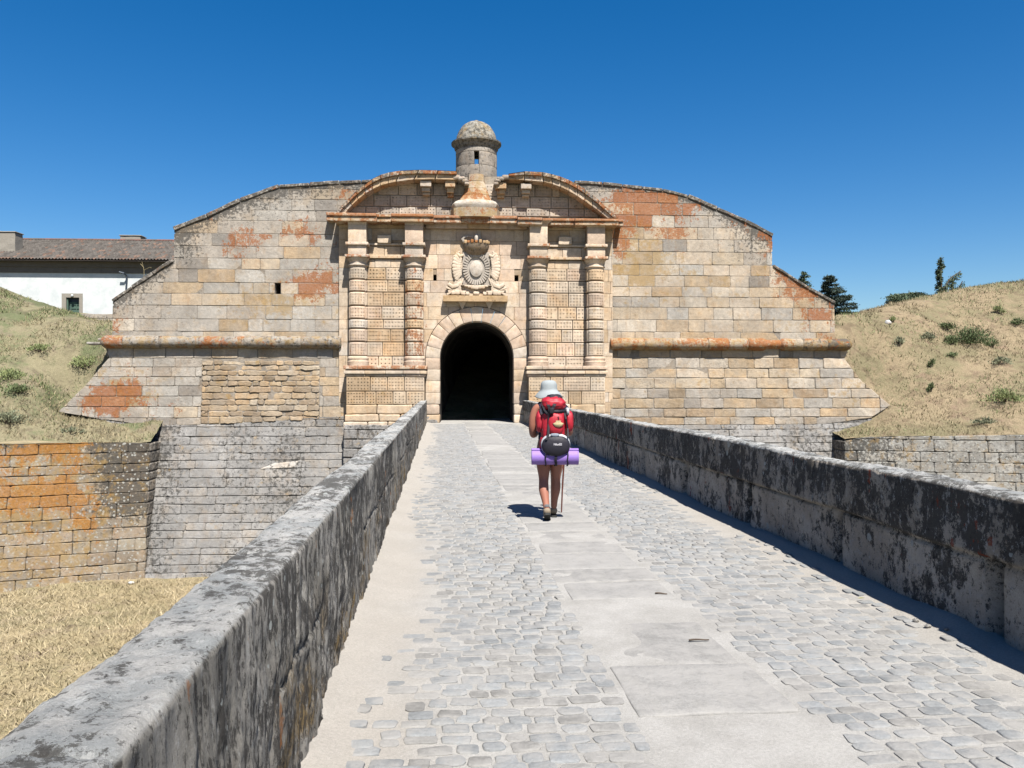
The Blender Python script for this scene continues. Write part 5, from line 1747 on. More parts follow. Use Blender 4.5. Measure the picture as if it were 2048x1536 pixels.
for i, (px, py, wd, hg, col, n, lab) in enumerate((
    (1940, 690, 1.25, 1.05, DG, 2600, "big dark green bush halfway up the right bank, the largest there"),
    (1893, 660, .6, .4, MG, 700, "low dark bush on the right bank just left of and above the biggest bush"),
    (1905, 690, .6, .45, MG, 700, "small bush on the right bank touching the left foot of the biggest bush"),
    (1985, 697, .45, .45, MG, 500, "small bush on the right bank at the right foot of the biggest bush"),
    (2010, 803, 1.1, .55, LG, 1300, "wide pale green bush low on the right bank at the photo's right edge"),
    (1862, 787, .28, .38, MG, 260, "small upright tuft alone low on the right bank's bare straw slope"),
    (1861, 740, .25, .4, DG, 200, "tiny dark tuft in the middle of the right bank"),
    (1857, 680, .55, .38, SG, 500, "grey green bush on the right bank left of the biggest bush"),
    (1995, 630, .4, .4, LG, 350, "pale green bush near the top of the right bank"),
    (2035, 650, .6, .3, DG, 400, "dark low bush at the photo's right edge near the top of the bank"),
    (1800, 694, .5, .35, SG, 400, "grey green tuft on the right bank behind the end of the cordon"),
    (1905, 716, .5, .3, MG, 350, "flat green tuft below the biggest bush on the right bank"),
    (2000, 730, .7, .4, SG, 500, "grey green scrub below and right of the biggest bush"),
    (1788, 646, .35, .3, LG, 260, "bright green weed beside the white stone on the right bank"),
    (1965, 850, .7, .25, SG, 350, "grey green weed just above the right retaining wall"))):
    w_ = w_at(zr_n, px, py)
    shrub("shrub", px, py, w_, wd, hg, col, 900 + i, n, lab, G1, "shrub", zr_n)
for i, (px, py, wd, hg, col, n, lab) in enumerate((
    (172, 745, .9, .6, LG, 1400, "bright green weeds against the slanting end of the left curtain wall"),
    (20, 760, 1.0, .45, LG, 1100, "patch of green weeds at the photo's left edge halfway up the bank"),
    (35, 790, .8, .35, MG, 700, "darker green weeds at the photo's left edge below the first patch"),
    (10, 848, 1.0, .45, SG, 1100, "grey green weeds at the lower left of the bank near the orange wall"),
    (140, 868, .5, .28, SG, 350, "grey green tuft just above the orange lichen wall"),
    (80, 705, .7, .3, LG, 500, "faint green weeds in the middle of the left bank"))):
    w_ = w_at(zl_n, px, py)
    shrub("weed", px, py, w_, wd, hg, col, 950 + i, n, lab, G0, "weeds", zl_n)

# conifers beyond the right bank
def conifer(px, py_top, py_base, d, wid_px, col, seed, label, kind="layered", lean=0.0, name="cedar_tree", lop=0, extra=1.0):
    r = np.random.default_rng(seed)
    x, y = ground_pt(px, d)
    z1 = CAMZ + (768 - py_top) * d / FPX; z0 = 2.5
    sc = d / FPX
    root = empty(name, Matrix.Translation((x, y, z0)) @ Matrix.Rotation(-THETA, 4, 'Z'), label, "tree", "trees beyond the right bank")
    H = z1 - z0
    tr = MB(); 
    trunk = [(lean * H * t * t, 0, H * t, .22 * (1 - t) + .03) for t in np.linspace(0, 1, 8)]
    tube_path(tr, trunk, (.12, .1, .08, 0))
    pts = []; dirs = []
    zb = CAMZ + (768 - py_base) * d / FPX - z0 - 1.2
    nb = int(38 * extra) if kind == "layered" else int(26 * extra)
    for k in range(nb):
        if kind == "layered":
            t = (k + r.uniform(0, 1)) / nb; z = zb + (H - zb) * t
            a = r.uniform(0, 2 * math.pi); L = wid_px * sc * (1 - t) ** .75 * r.uniform(.65, 1.1) + .12
            rise = .22; droop = .12
            if lop: L *= 1 + lop * math.cos(a)
        elif kind == "spire":
            t = (k + r.uniform(0, 1)) / nb; z = zb + (H - zb) * t
            a = r.uniform(0, 2 * math.pi); L = wid_px * sc * (1 - t * .9) * r.uniform(.35, 1.35) + .06
            rise = .15; droop = .7
        else:   # table topped
            z = H * r.uniform(.80, .97); a = r.uniform(0, 2 * math.pi); L = wid_px * sc * r.uniform(.3, 1.0)
            rise = .12; droop = .30
        m = max(3, int(L / .16))
        path = []
        for q in range(m + 1):
            s = q / m
            path.append((lean * H * (z / H) ** 2 + math.cos(a) * L * s, math.sin(a) * L * s, z + L * (rise * s - droop * s * s)))
        tube_path(tr, [(p[0], -p[1], p[2], .035 * (1 - i_ / (m + 1)) + .008) for i_, p in enumerate(path)], (.1, .09, .07, 0), n=5)
        for q, p in enumerate(path[0 if kind != 'spire' else 0:]):
            s = q / m
            c = int((44 if kind != 'spire' else 20) * (1.15 - abs(s - .55)) * extra)
            spread = (.09 if kind != 'spire' else .045) + .28 * L * .5 * math.sin(math.pi * min(1, s * .9 + .08))
            o = r.normal(size=(c, 3)) * np.array([spread, spread, .055 if kind != 'spire' else .12])
            if kind != 'layered': o[:, 2] -= np.abs(r.normal(size=c)) * .13
            pts.append(np.array(p)[None] + o)
            dirs.append(np.repeat(np.array([[math.cos(a) * .6, math.sin(a) * .6, -.35 if kind != 'layered' else .1]]), c, 0))
    pts = np.concatenate(pts); dirs = np.concatenate(dirs)
    V, F, C = leaf_cloud(pts, .17, dirs, col, r)
    np_mesh("crown", V, F, M['leaf'], root, None, None, col=C)
    tr.build("trunk", M['bark'], root, smooth=60)
CD = (.05, .075, .055); CG = (.11, .15, .085)
conifer(1655, 553, 632, 72, 48, CD, 1, "dark layered cedar just right of the curtain wall, the broadest of the trees", lop=.55, extra=1.5)
conifer(1609, 545, 590, 78, 18, CG, 2, "tip of a small conifer showing above the curtain wall's slanting top", extra=.8)
conifer(1882, 515, 600, 62, 15, CG, 3, "tall thin cedar spire on the skyline above the right bank", "spire", extra=1.3)
conifer(1818, 581, 625, 66, 42, CG, 4, "flat topped cedar spreading low on the skyline of the right bank", "table", extra=1.6)
conifer(1762, 611, 632, 66, 40, CG, 5, "low spreading cedar boughs between the dark cedar and the flat topped one", "table", extra=1.1)
# the leaning, drooping leaders beside the spire
def drooper(px, py, pts_px, seed, label, d=62):
    r = np.random.default_rng(seed)
    x, y = ground_pt(px, d); z0 = 3.0
    root = empty("cedar_tree", Matrix.Translation((x, y, z0)) @ Matrix.Rotation(-THETA, 4, 'Z'), label, "tree", "trees beyond the right bank")
    tr = MB(); P_ = []; D_ = []
    for path in pts_px:
        pp = [((a - px) * d / FPX, 0, CAMZ + (768 - b) * d / FPX - z0) for a, b in path]
        tube_path(tr, [(p[0], 0, p[2], .07 * (1 - k / len(pp)) + .015) for k, p in enumerate(pp)], (.1, .09, .07, 0), n=6)
        for a, b in zip(pp[:-1], pp[1:]):
            L = math.dist(a, b); m = int(L / .12) + 1
            for q in range(m):
                t = q / m; c = np.array(a) * (1 - t) + np.array(b) * t
                k = 26
                o = r.normal(size=(k, 3)) * np.array([.10, .16, .07]); o[:, 2] -= np.abs(r.normal(size=k)) * .22
                P_.append(c[None] + o); D_.append(np.repeat([[.1, 0, -.7]], k, 0))
    P_ = np.concatenate(P_); D_ = np.concatenate(D_)
    V, F, C = leaf_cloud(P_, .15, D_, CG, r)
    np_mesh("crown", V, F, M['leaf'], root, None, None, col=C)
    tr.build("trunk", M['bark'], root, smooth=60)
drooper(1888, 600, [[(1886, 610), (1888, 585), (1893, 568), (1902, 555), (1913, 548), (1922, 542)], [(1890, 600), (1884, 588), (1878, 580)]], 11, "cedar bough arching right beside the thin spire")
drooper(1904, 600, [[(1903, 605), (1904, 580), (1905, 560), (1906, 552)], [(1904, 590), (1898, 583)], [(1904, 592), (1912, 584), (1920, 572), (1925, 562)], [(1904, 598), (1915, 590), (1925, 582)]], 12, "short drooping cedar rightmost on the skyline")
# bushy trees low behind the wall end and below the spire
def bushy(px, py_top, py_base, wpx, d, col, seed, label, n=2600):
    r = np.random.default_rng(seed)
    x, y = ground_pt(px, d); z0 = CAMZ + (768 - py_base) * d / FPX - 1.5
    H = CAMZ + (768 - py_top) * d / FPX - z0; W = wpx * d / FPX
    root = empty("bushy_tree", Matrix.Translation((x, y, z0)) @ Matrix.Rotation(-THETA, 4, 'Z'), label, "tree", "trees beyond the right bank")
    k = 26
    cen = np.stack([r.uniform(-1, 1, k) * W * .8, r.uniform(-1, 1, k) * W * .6, H * r.uniform(.3, .9, k)], -1)
    cen[:, 2] *= 1 - .35 * (np.abs(cen[:, 0]) / W)
    idx = r.integers(0, k, n)
    pts = cen[idx] + r.normal(size=(n, 3)) * .17 * W
    V, F, C = leaf_cloud(pts, .16, None, col, r)
    np_mesh("crown", V, F, M['leaf'], root, None, None, col=C)
    tr = MB()
    tube_path(tr, [(0, 0, -1, .12), (.05, 0, H * .4, .08), (0, 0, H * .8, .03)], (.1, .09, .07, 0))
    for c in cen[:9]: tube_path(tr, [(0, 0, H * .25, .05), (c[0], -c[1], c[2], .015)], (.1, .09, .07, 0), n=5)
    tr.build("trunk", M['bark'], root)
bushy(1692, 612, 634, 20, 60, (.085, .115, .045), 21, "rounded mid green tree low behind the right end of the curtain wall")
bushy(1895, 583, 600, 24, 58, (.07, .11, .04), 22, "low green bush on the skyline at the foot of the cedar spire", 1500)
# dry stalk growing on the left curtain wall's slope
st = MB(); w_ = -.5
a = P(288, 560, w_); 
tube_path(st, [(a[0], w_, a[1] - .1, .012), (a[0] + .0, w_, a[1] + .4, .010), (a[0] - .08, w_, a[1] + .75, .006)], (.4, .33, .18, 0), n=5)
tube_path(st, [(a[0], w_, a[1] + .4, .008), (a[0] + .22, w_, a[1] + .52, .004), (a[0] + .3, w_, a[1] + .5, .012)], (.4, .33, .18, 0), n=5)
tube_path(st, [(a[0], w_, a[1] + .5, .008), (a[0] - .14, w_, a[1] + .66, .012)], (.4, .33, .18, 0), n=5)
tag(st.build("dry_stalk", M['leaf'], None, MF), "thin dry branching stalk growing from the left curtain wall's slanting coping", "plant")

# ------------------------------------------------------------------ small things lying about
def pebble(name, loc, size, col, label, cat, group=None, seed=0, squash=.6, mat='rubble', mtx=None):
    mb = MB(); n = 10; V = []; F = []
    m = 6
    for k in range(m + 1):
        p = math.pi * k / m
        for i in range(n):
            a = 2 * math.pi * i / n
            q = 1 + .28 * noise.noise(Vector((math.cos(a) * 1.5 + seed, math.sin(a) * 1.5, p + seed)))
            V.append((size * q * math.sin(p) * math.cos(a), size * q * .75 * math.sin(p) * math.sin(a), size * squash * q * -math.cos(p)))
    F = [(k * n + i, k * n + (i + 1) % n, (k + 1) * n + (i + 1) % n, (k + 1) * n + i) for k in range(m) for i in range(n)]
    mb.add(V, F, (*col, .1))
    o = mb.build(name, M[mat], None, (mtx or Matrix.Identity(4)) @ Matrix.Translation(loc), 60)
    return tag(o, label, cat, group)
w_ = w_at(zr_n, 1776, 648); u_, v_ = P(1776, 648, w_)
pebble("white_stone", (u_, -w_, v_ + .06), .16, (.75, .75, .75), "white stone lying on the upper right bank", "stone", mtx=MF, squash=.8)
def twig(px, py, L, ang, label):
    x, y = at_road(px, py); z = float(road_h(x, y)) + .02
    mb = MB(); c, s = math.cos(ang), math.sin(ang); z -= .006
    V = []
    pts = [(x + c * L * t + s * .006 * math.sin(4 * t), -(y + s * L * t), z + .003 * math.sin(5 * t), .0065 * (1 - .4 * t)) for t in np.linspace(0, 1, 7)]
    tube_path(mb, pts, (.30, .27, .2, .1), n=6)
    tag(mb.build("twig", M['bark'], None, None, 60), label, "twig")
twig(1378, 1284, .13, .05, "larger broken twig lying on the road slabs in the foreground")
twig(1310, 1190, .09, -.2, "smaller broken twig lying on the road slabs farther off")
x, y = at_road(1722, 1204)
lf = MB(); lf.add([(x - .03, y, .028), (x, y - .012, .034), (x + .035, y + .005, .03), (x, y + .014, .03), (x, y - .012, .030), (x, y + .014, .027)], [(0, 1, 2, 3), (0, 3, 5, 4), (2, 4, 5, 3)], (.42, .42, .07, 0))
tag(lf.build("fallen_leaf", M['leaf']), "single yellow green leaf on the road near the right parapet", "leaf")
rs = random.Random(9)
x0, y0_ = at_road(1880, 1248)
for i in range(3):
    x, y = XR - .06 - rs.uniform(0, .14), 4.85 + i * .12 + rs.uniform(-.02, .02)
    pebble("pebble", (x, y, float(road_h(x, y)) + .012), rs.uniform(.014, .03), (.34, .33, .31), ("nearest", "middle", "farthest")[i] + " of three small broken stones at the foot of the right parapet", "stone", "stones by the right parapet", i)
M['litter'] = flat_mat('litter_white', (.75, .76, .74), .7)
for (px, py, lab) in ((55, 1248, "white scrap of litter lying in the dry grass at the lower left"), (262, 1228, "pale scrap of litter in the dry grass near the left parapet")):
    # the moat floor seen at this pixel
    for w in np.arange(3, 25, .1):
        u, v = P(px, py, w)
        if v <= ZM + .05: break
    pebble("litter", (u, -w, float(zm_n(np.array([u]), np.array([w]))[0]) + .06), .12, (.8, .8, .78), lab, "litter", None, px, .4, 'litter', MF)
# ------------------------------------------------------------------ the walker
def M_simple(name, col, rough=.8, bump=.003, sc=60, spec=.3, var=.2):
    return flat_mat(name, col, rough, var, sc, bump, spec)
M['skin'] = M_simple('skin', (.45, .18, .115), .55, .001, 90, .4, .12)
M['shirt'] = M_simple('navy_cloth', (.014, .016, .045), .9)
M['shorts'] = M_simple('dark_shorts', (.025, .025, .05), .9)
M['hair'] = M_simple('hair', (.09, .06, .04), .7, .004, 120)
M['hat'] = M_simple('hat_cloth', (.40, .44, .45), .9, .003, 40)
M['red'] = M_simple('red_nylon', (.50, .012, .03), .55, .004, 25, .4, .3)
M['black'] = M_simple('black_nylon', (.020, .018, .028), .6, .003, 40)
M['strap'] = M_simple('black_webbing', (.012, .011, .018), .7)
M['piping'] = M_simple('pale_grey_panel', (.55, .58, .60), .6)
M['mat_p'] = M_simple('purple_foam', (.34, .20, .62), .65, .002, 50, .4, .1)
M['mat_t'] = M_simple('teal_foam', (.08, .22, .30), .8)
M['shoe'] = M_simple('beige_suede', (.36, .29, .21), .9)
M['sole'] = M_simple('dark_rubber', (.03, .032, .03), .8)
M['sock'] = M_simple('grey_sock', (.17, .17, .18), .95)
M['wood'] = M_simple('stick_wood', (.16, .045, .03), .6)
M['shell'] = M_simple('shell', (.74, .60, .34), .5)
M['patch'] = M_simple('grey_patch', (.30, .34, .40), .6)
M['white'] = M_simple('white_print', (.75, .72, .76), .6)

d0 = 9.45
px0, py0 = ground_pt(1100.3, d0)
MP = Matrix.Translation((px0, py0, 0)) @ Matrix.Rotation(-THETA, 4, 'Z')

def skin_mesh(verts, edges, radii, root=0, sub=2):
    me = bpy.data.meshes.new("tmp"); me.from_pydata(verts, edges, [])
    o = bpy.data.objects.new("tmp", me); scene.collection.objects.link(o)
    m = o.modifiers.new("s", 'SKIN'); m.use_smooth_shade = True
    sv = me.skin_vertices[0].data
    for i, r_ in enumerate(radii):
        sv[i].radius = (r_, r_) if not isinstance(r_, tuple) else r_
        sv[i].use_root = (i == root)
    s = o.modifiers.new("d", 'SUBSURF'); s.levels = sub; s.render_levels = sub
    bpy.context.view_layer.update()
    dg = bpy.context.evaluated_depsgraph_get()
    out = bpy.data.meshes.new_from_object(o.evaluated_get(dg))
    bpy.data.objects.remove(o); 
    return out
def join_into(meshes, name, mat, parent, smooth=180):
    bm = bmesh.new()
    for me in meshes:
        bm.from_mesh(me)
    out = bpy.data.meshes.new(name); bm.to_mesh(out); bm.free()
    out.materials.clear()
    return link(name, out, mat, parent, None, smooth)
def chain(pts, sub=2):
    v = [p[:3] for p in pts]; r_ = [p[3] for p in pts]
    return skin_mesh(v, [(i, i + 1) for i in range(len(v) - 1)], r_, 0, sub)

person = empty("person", MP, "walker seen from behind in pale sun hat, navy shirt and shorts, holding a stick", "person")
V = [(0, 0, .86), (0, .01, .98), (0, .03, 1.12), (0, .05, 1.25), (0, .06, 1.33), (0, .075, 1.40), (0, .10, 1.46),           # 0-6 trunk, neck
     (-.085, 0, .80), (-.078, .0, .66), (-.076, -.01, .50), (-.078, -.03, .44), (-.080, -.065, .36), (-.058, -.12, .23), (-.046, -.16, .135),   # 7-13 trailing leg
     (.085, .01, .80), (.076, .05, .66), (.070, .09, .50), (.068, .095, .44), (.072, .10, .36), (.055, .12, .22), (.050, .14, .10),            # 14-20 leading leg
     (-.10, .06, 1.335), (-.165, .06, 1.315), (-.195, .05, 1.20), (-.205, .06, 1.08), (-.200, .09, .985), (-.165, .19, 1.01), (-.125, .29, 1.06),  # 21-27 left arm
     (.10, .06, 1.335), (.165, .06, 1.315), (.20, .05, 1.20), (.225, .06, 1.09), (.232, .09, 1.01), (.225, .20, 1.02), (.215, .30, 1.045)]         # 28-34 right arm
Rr = [(.16, .12), (.135, .10), (.13, .095), (.135, .10), (.10, .085), .052, .052,
      .102, .096, .064, .059, .066, .045, .037, .102, .096, .064, .059, .066, .045, .037,
      .080, .066, .058, .054, .047, .042, .029, .080, .066, .058, .054, .047, .042, .029]
E = [(0, 1), (1, 2), (2, 3), (3, 4), (4, 5), (5, 6), (0, 7), (7, 8), (8, 9), (9, 10), (10, 11), (11, 12), (12, 13), (0, 14), (14, 15), (15, 16), (16, 17), (17, 18), (18, 19), (19, 20),
     (3, 21), (21, 22), (22, 23), (23, 24), (24, 25), (25, 26), (26, 27), (3, 28), (28, 29), (29, 30), (30, 31), (31, 32), (32, 33), (33, 34)]
body = skin_mesh(V, E, Rr)
# head with a face, turned straight ahead and slightly down
def head_mesh():
    me = bpy.data.meshes.new("h"); bm = bmesh.new()
    bmesh.ops.create_uvsphere(bm, u_segments=32, v_segments=24, radius=1)
    for v in bm.verts:
        x, y, z = v.co
        sx = .072 * (1 - .10 * max(0, -z)); sy = .092; sz = .112
        nx_, ny_, nz_ = x * sx, y * sy, z * sz
        if z < -.2: nx_ *= 1 - .28 * (-z - .2); ny_ *= 1 - .12 * (-z - .2)
        if y > .3:                                     # face forward is +y
            f = (y - .3) / .7
            ny_ -= .010 * f * math.exp(-((z + .05) / .5) ** 2)          # flatten
            ny_ += .024 * math.exp(-(x / .16) ** 2 - ((z + .18) / .14) ** 2)  # nose
            ny_ += .010 * math.exp(-(x / .12) ** 2 - ((z - .02) / .16) ** 2)
            ny_ -= .010 * math.exp(-((abs(x) - .36) / .15) ** 2 - ((z - .06) / .10) ** 2)  # eye sockets
            ny_ += .006 * math.exp(-(x / .28) ** 2 - ((z + .50) / .06) ** 2) + .005 * math.exp(-(x / .26) ** 2 - ((z + .62) / .06) ** 2)  # lips
            ny_ -= .004 * math.exp(-(x / .30) ** 2 - ((z + .56) / .025) ** 2)
            ny_ += .010 * math.exp(-(x / .3) ** 2 - ((z + .85) / .15) ** 2)   # chin
        if abs(x) > .85 and abs(z) < .35 and -.35 < y < .2: nx_ *= 1.10        # ears
        v.co = (nx_, ny_ + .115, nz_ + 1.475)
    bm.to_mesh(me); bm.free(); return me
def hand(wrist, fwd, up, side, grip):
    """palm with four fingers and a thumb; fwd along the fingers, side = thumb side"""
    w_, f, s_ = Vector(wrist), Vector(fwd).normalized(), Vector(side).normalized()
    n_ = f.cross(s_).normalized() * (1 if grip >= 0 else -1)
    out = [chain([(*w_, .024), (*(w_ + f * .035), .030), (*(w_ + f * .070), .030)], 1)]
    for k, (o, L) in enumerate(((.027, .068), (.010, .076), (-.008, .070), (-.025, .055))):
        b = w_ + f * .070 + s_ * o; p = [(*(b - f * .02), .0095), (*b, .0095)]
        ang = .45 if grip else .2; a = 0; q = b.copy()
        for j, seg in enumerate((.45, .32, .23)):
            a += (.95 if grip else .35)
            dvec = f * math.cos(a) - n_ * math.sin(a)
            q = q + dvec * L * seg; p.append((*q, .0088 - .0012 * j))
        out.append(chain(p, 1))
    b = w_ + f * .025 + s_ * .030
    out.append(chain([(*(b - s_ * .01), .012), (*(b + s_ * .012 + f * .02), .0115), (*(b + s_ * .012 + f * .045 - n_ * .012), .010), (*(b + f * .062 - n_ * .030), .0085)], 1))
    return out
hands = hand((-.125, .29, 1.06), (.25, .8, .35), None, (.6, -.2, .6), 0) + hand((.215, .30, 1.045), (-.05, .95, -.05), None, (-.1, 0, 1), 1)
join_into([body, head_mesh()] + hands, "body", M['skin'], person)

# clothes
shirt = skin_mesh([(0, 0, .88), (0, .01, .98), (0, .03, 1.12), (0, .05, 1.25), (0, .06, 1.345), (0, .07, 1.375), (-.10, .06, 1.34), (-.150, .06, 1.325), (.10, .06, 1.34), (.165, .06, 1.32), (.205, .05, 1.20)],
                  [(0, 1), (1, 2), (2, 3), (3, 4), (4, 5), (3, 6), (6, 7), (3, 8), (8, 9), (9, 10)],
                  [(.165, .125), (.15, .115), (.145, .115), (.148, .118), (.115, .10), .07, .085, .064, .085, .068, .058])
join_into([shirt], "shirt", M['shirt'], person)
shorts = skin_mesh([(0, 0, .90), (0, 0, .82), (-.085, 0, .77), (-.080, .0, .67), (.085, .01, .77), (.078, .04, .67)], [(0, 1), (1, 2), (2, 3), (1, 4), (4, 5)], [(.16, .125), (.16, .13), .108, .098, .108, .098])
join_into([shorts], "shorts", M['shorts'], person)
hb = MB()
lathe(hb, 0, 0, [(.045, -.04), (.066, -.02), (.082, .02), (.084, .06), (.07, .1)], 20, (.1, .1, .1, 0), jit=.01)
hb.v = [(x, y * 1.1 + .098, z + 1.452) for x, y, z in hb.v]
hb.build("hair", M['hair'], person, smooth=60)
ht = MB()
hc = (0, .110)
prof = [(.165, 1.452), (.160, 1.462), (.142, 1.486), (.120, 1.508), (.103, 1.524), (.100, 1.545), (.098, 1.585), (.092, 1.612), (.078, 1.632), (.05, 1.643), (.01, 1.646)]
n = 36; V = []
for k, (r_, z) in enumerate(prof):
    for i in range(n):
        a = 2 * math.pi * i / n
        dz = (.012 * math.sin(2 * a + .6) + .010 * math.sin(3 * a)) * max(0, (r_ - .105) / .05)
        rr = r_ * (1 + .05 * noise.noise(Vector((math.cos(a) * 3, math.sin(a) * 3, z * 20))))
        tl = .0
        V.append((hc[0] + rr * math.sin(a) - .012, hc[1] - rr * 1.06 * math.cos(a), z + dz + .03 * rr * math.sin(a)))
F = [(k * n + i, k * n + (i + 1) % n, (k + 1) * n + (i + 1) % n, (k + 1) * n + i) for k in range(len(prof) - 1) for i in range(n)] + [tuple((len(prof) - 1) * n + i for i in range(n))]
ht.add(V, F, (.5, .5, .5, 0))
hat = ht.build("sun_hat", M['hat'], person, smooth=70)
so = hat.modifiers.new("thickness", 'SOLIDIFY'); so.thickness = .004
# socks and shoes
def shoe(ankle, heel, ball, toe, flat):
    a, h, b, t = [Vector(p) for p in (ankle, heel, ball, toe)]
    up = (a - h).normalized()
    f = (b - h).normalized()
    m1 = skin_mesh([tuple(a), tuple(a * .45 + h * .55 + f * .012), tuple(h * .5 + b * .5 + up * .030 + f * .01), tuple(b + up * .014), tuple(t)], [(0, 1), (1, 2), (2, 3), (3, 4)], [.044, .048, (.044, .044), (.043, .034), .026])
    o = join_into([m1], "shoe", M['shoe'], person)
    # sole: a curved slab under the foot
    mb = MB(); n = 14; V = []; F = []
    s = f.cross(up).normalized()
    ks = [(-.035, .022), (-.02, .036), (.03, .037), (.10, .036), (.15, .043), (.20, .042), (.235, .030), (.25, .012)]
    L = (t - h).length
    for (d_, hw) in ks:
        q = min(1, max(0, d_ / .22))
        bl = (b - h).length
        c = h + f * d_ if d_ <= bl else b + (t - b).normalized() * (d_ - bl)
        for (sx, uz) in ((-1, 0), (1, 0), (1, -1), (-1, -1)):
            V.append(tuple(c + s * hw * sx * (.93 if uz == 0 else 1) + up * (-.004 + uz * .026)))
    for k in range(len(ks) - 1):
        for i in range(4): F.append((k * 4 + i, k * 4 + (i + 1) % 4, k * 4 + 4 + (i + 1) % 4, k * 4 + 4 + i))
    F += [(3, 2, 1, 0), tuple((len(ks) - 1) * 4 + i for i in range(4))]
    mb.add(V, F, (.1, .1, .1, 0)); mb.build("sole", M['sole'], o)
shoe((-.046, -.155, .165), (-.044, -.200, .098), (-.040, -.105, .030), (-.038, -.040, .028), False)
shoe((.050, .140, .125), (.050, .110, .036), (.048, .250, .032), (.046, .330, .034), True)
for (p, q) in (((-.046, -.158, .15), (-.053, -.135, .205)), ((.050, .14, .11), (.053, .127, .185))):
    join_into([chain([(*p, .041), (*((Vector(p) + Vector(q)) / 2), .041), (*q, .042)], 1)], "sock", M['sock'], person)

# ---- backpack
pack = empty("backpack", MP, "large red and black hiking backpack with pale grey piping on the walker's back", "backpack")
def puff(mb, cx, cy, cz, rx, ry, rz, e=2.6, n=40, m=22, wr=.012, seed=0, ez=None):
    ez = ez or e
    V = []; F = []
    sp = lambda v, p: math.copysign(abs(v) ** (2 / p), v)
    for k in range(m + 1):
        ph = -math.pi / 2 + math.pi * k / m
        for i in range(n):
            a = 2 * math.pi * i / n
            x = sp(math.cos(ph), ez) * sp(math.cos(a), e); y = sp(math.cos(ph), ez) * sp(math.sin(a), e); z = sp(math.sin(ph), ez)
            q = 1 + wr * 4 * noise.noise(Vector((x * 2.2 + seed, y * 2.2, z * 3.2 + seed))) + wr * 2.5 * noise.noise(Vector((x * 5 + seed, y * 5, z * 9)))
            V.append((cx + x * rx * q, cy + y * ry * q, cz + z * rz * q))
    F = [(k * n + i, k * n + (i + 1) % n, (k + 1) * n + (i + 1) % n, (k + 1) * n + i) for k in range(m) for i in range(n)]
    mb.add(V, F, (.5, .5, .5, 0))
zx = lambda x: (x - 560) * .001276                       # zoomed photo coordinates on the walker's plane
def zz(y, d=9.25): return 1.6 + (768 - (740 + y / 4.654)) * d / FPX
k2 = .975
X = lambda x: zx(x) * k2
mb = MB(); puff(mb, X(578), -.19, zz(520), .138, .125, .245, 3.2, wr=.010, seed=1, ez=3.5); puff(mb, X(585), -.20, zz(690), .165, .11, .14, 2.8, wr=.01, seed=2)
mb.build("main_compartment", M['red'], pack, smooth=180)
mb = MB(); puff(mb, X(580), -.205, zz(315), .142, .135, .088, 2.7, wr=.026, seed=4, ez=2.3)
lid = mb.build("top_lid", M['red'], pack, smooth=180)
mb = MB(); puff(mb, X(590), -.17, zz(262), .095, .10, .045, 2.3, wr=.03, seed=6); mb.build("lid_collar", M['black'], lid, smooth=180)
mb = MB(); puff(mb, X(585), -.20, zz(383), .135, .125, .028, 2.8, wr=.02, seed=8); mb.build("lid_seam", M['black'], pack, smooth=180)
for (a, seed) in ((457, 5), (728, 7)):
    mb = MB(); puff(mb, X(a), -.17, zz(480), .052, .095, .125, 2.5, wr=.02, seed=seed); mb.build("side_pocket", M['red'], pack, smooth=180)
for (a, s_) in ((475, -1), (712, 1)):                      # pale panels at the shoulders
    mb = MB(); puff(mb, X(a), -.20, zz(385), .024, .085, .045, 2.4, wr=.02, seed=9); mb.build("shoulder_panel", M['piping'], pack, smooth=180)
mb = MB(); puff(mb, X(600), -.305, zz(500), .092, .045, .125, 2.6, wr=.014, seed=12); mb.build("front_panel", M['red'], pack, smooth=180)
# lower black pocket edged with pale piping
mb = MB(); puff(mb, X(598), -.30, zz(690), .168, .055, .132, 2.3, wr=.006, seed=14); mb.build("pocket_edging", M['piping'], pack, smooth=180)
mb = MB(); puff(mb, X(600), -.325, zz(697), .162, .055, .118, 2.25, wr=.008, seed=13); pk = mb.build("lower_pocket", M['black'], pack, smooth=180)
def band(path, w, t, name, mat, parent):
    """flat webbing along a path of points (x, y, z), facing -y"""
    mb = MB(); V = []; F = []
    m = len(path)
    for k, p in enumerate(path):
        a = Vector(path[max(0, k - 1)]); b = Vector(path[min(m - 1, k + 1)]); d_ = (b - a).normalized()
        s = d_.cross(Vector((0, -1, 0)))
        s = s.normalized() if s.length > .05 else Vector((1, 0, 0))
        nn = s.cross(d_).normalized()
        for (i, j) in ((-1, -1), (1, -1), (1, 1), (-1, 1)): V.append(tuple(Vector(p) + s * w / 2 * i + nn * t / 2 * j))
    for k in range(m - 1):
        for i in range(4): F.append((k * 4 + i, k * 4 + (i + 1) % 4, k * 4 + 4 + (i + 1) % 4, k * 4 + 4 + i))
    F += [(3, 2, 1, 0), tuple((m - 1) * 4 + i for i in range(4))]
    mb.add(V, F, (.1, .1, .1, 0)); return mb.build(name, mat, parent)
band([(X(500), -.12, zz(262)), (X(515), -.30, zz(285)), (X(535), -.345, zz(330)), (X(545), -.345, zz(380))], .032, .008, "strap", M['strap'], pack)
band([(X(655), -.12, zz(258)), (X(610), -.30, zz(285)), (X(580), -.35, zz(330)), (X(560), -.35, zz(380))], .036, .008, "strap", M['strap'], pack)
band([(X(545), -.345, zz(370)), (X(536), -.325, zz(430)), (X(534), -.325, zz(500)), (X(530), -.36, zz(600)), (X(510), -.375, zz(640))], .024, .008, "strap", M['strap'], pack)
band([(X(470), -.26, zz(300)), (X(495), -.325, zz(370)), (X(520), -.34, zz(400))], .020, .006, "strap", M['strap'], pack)
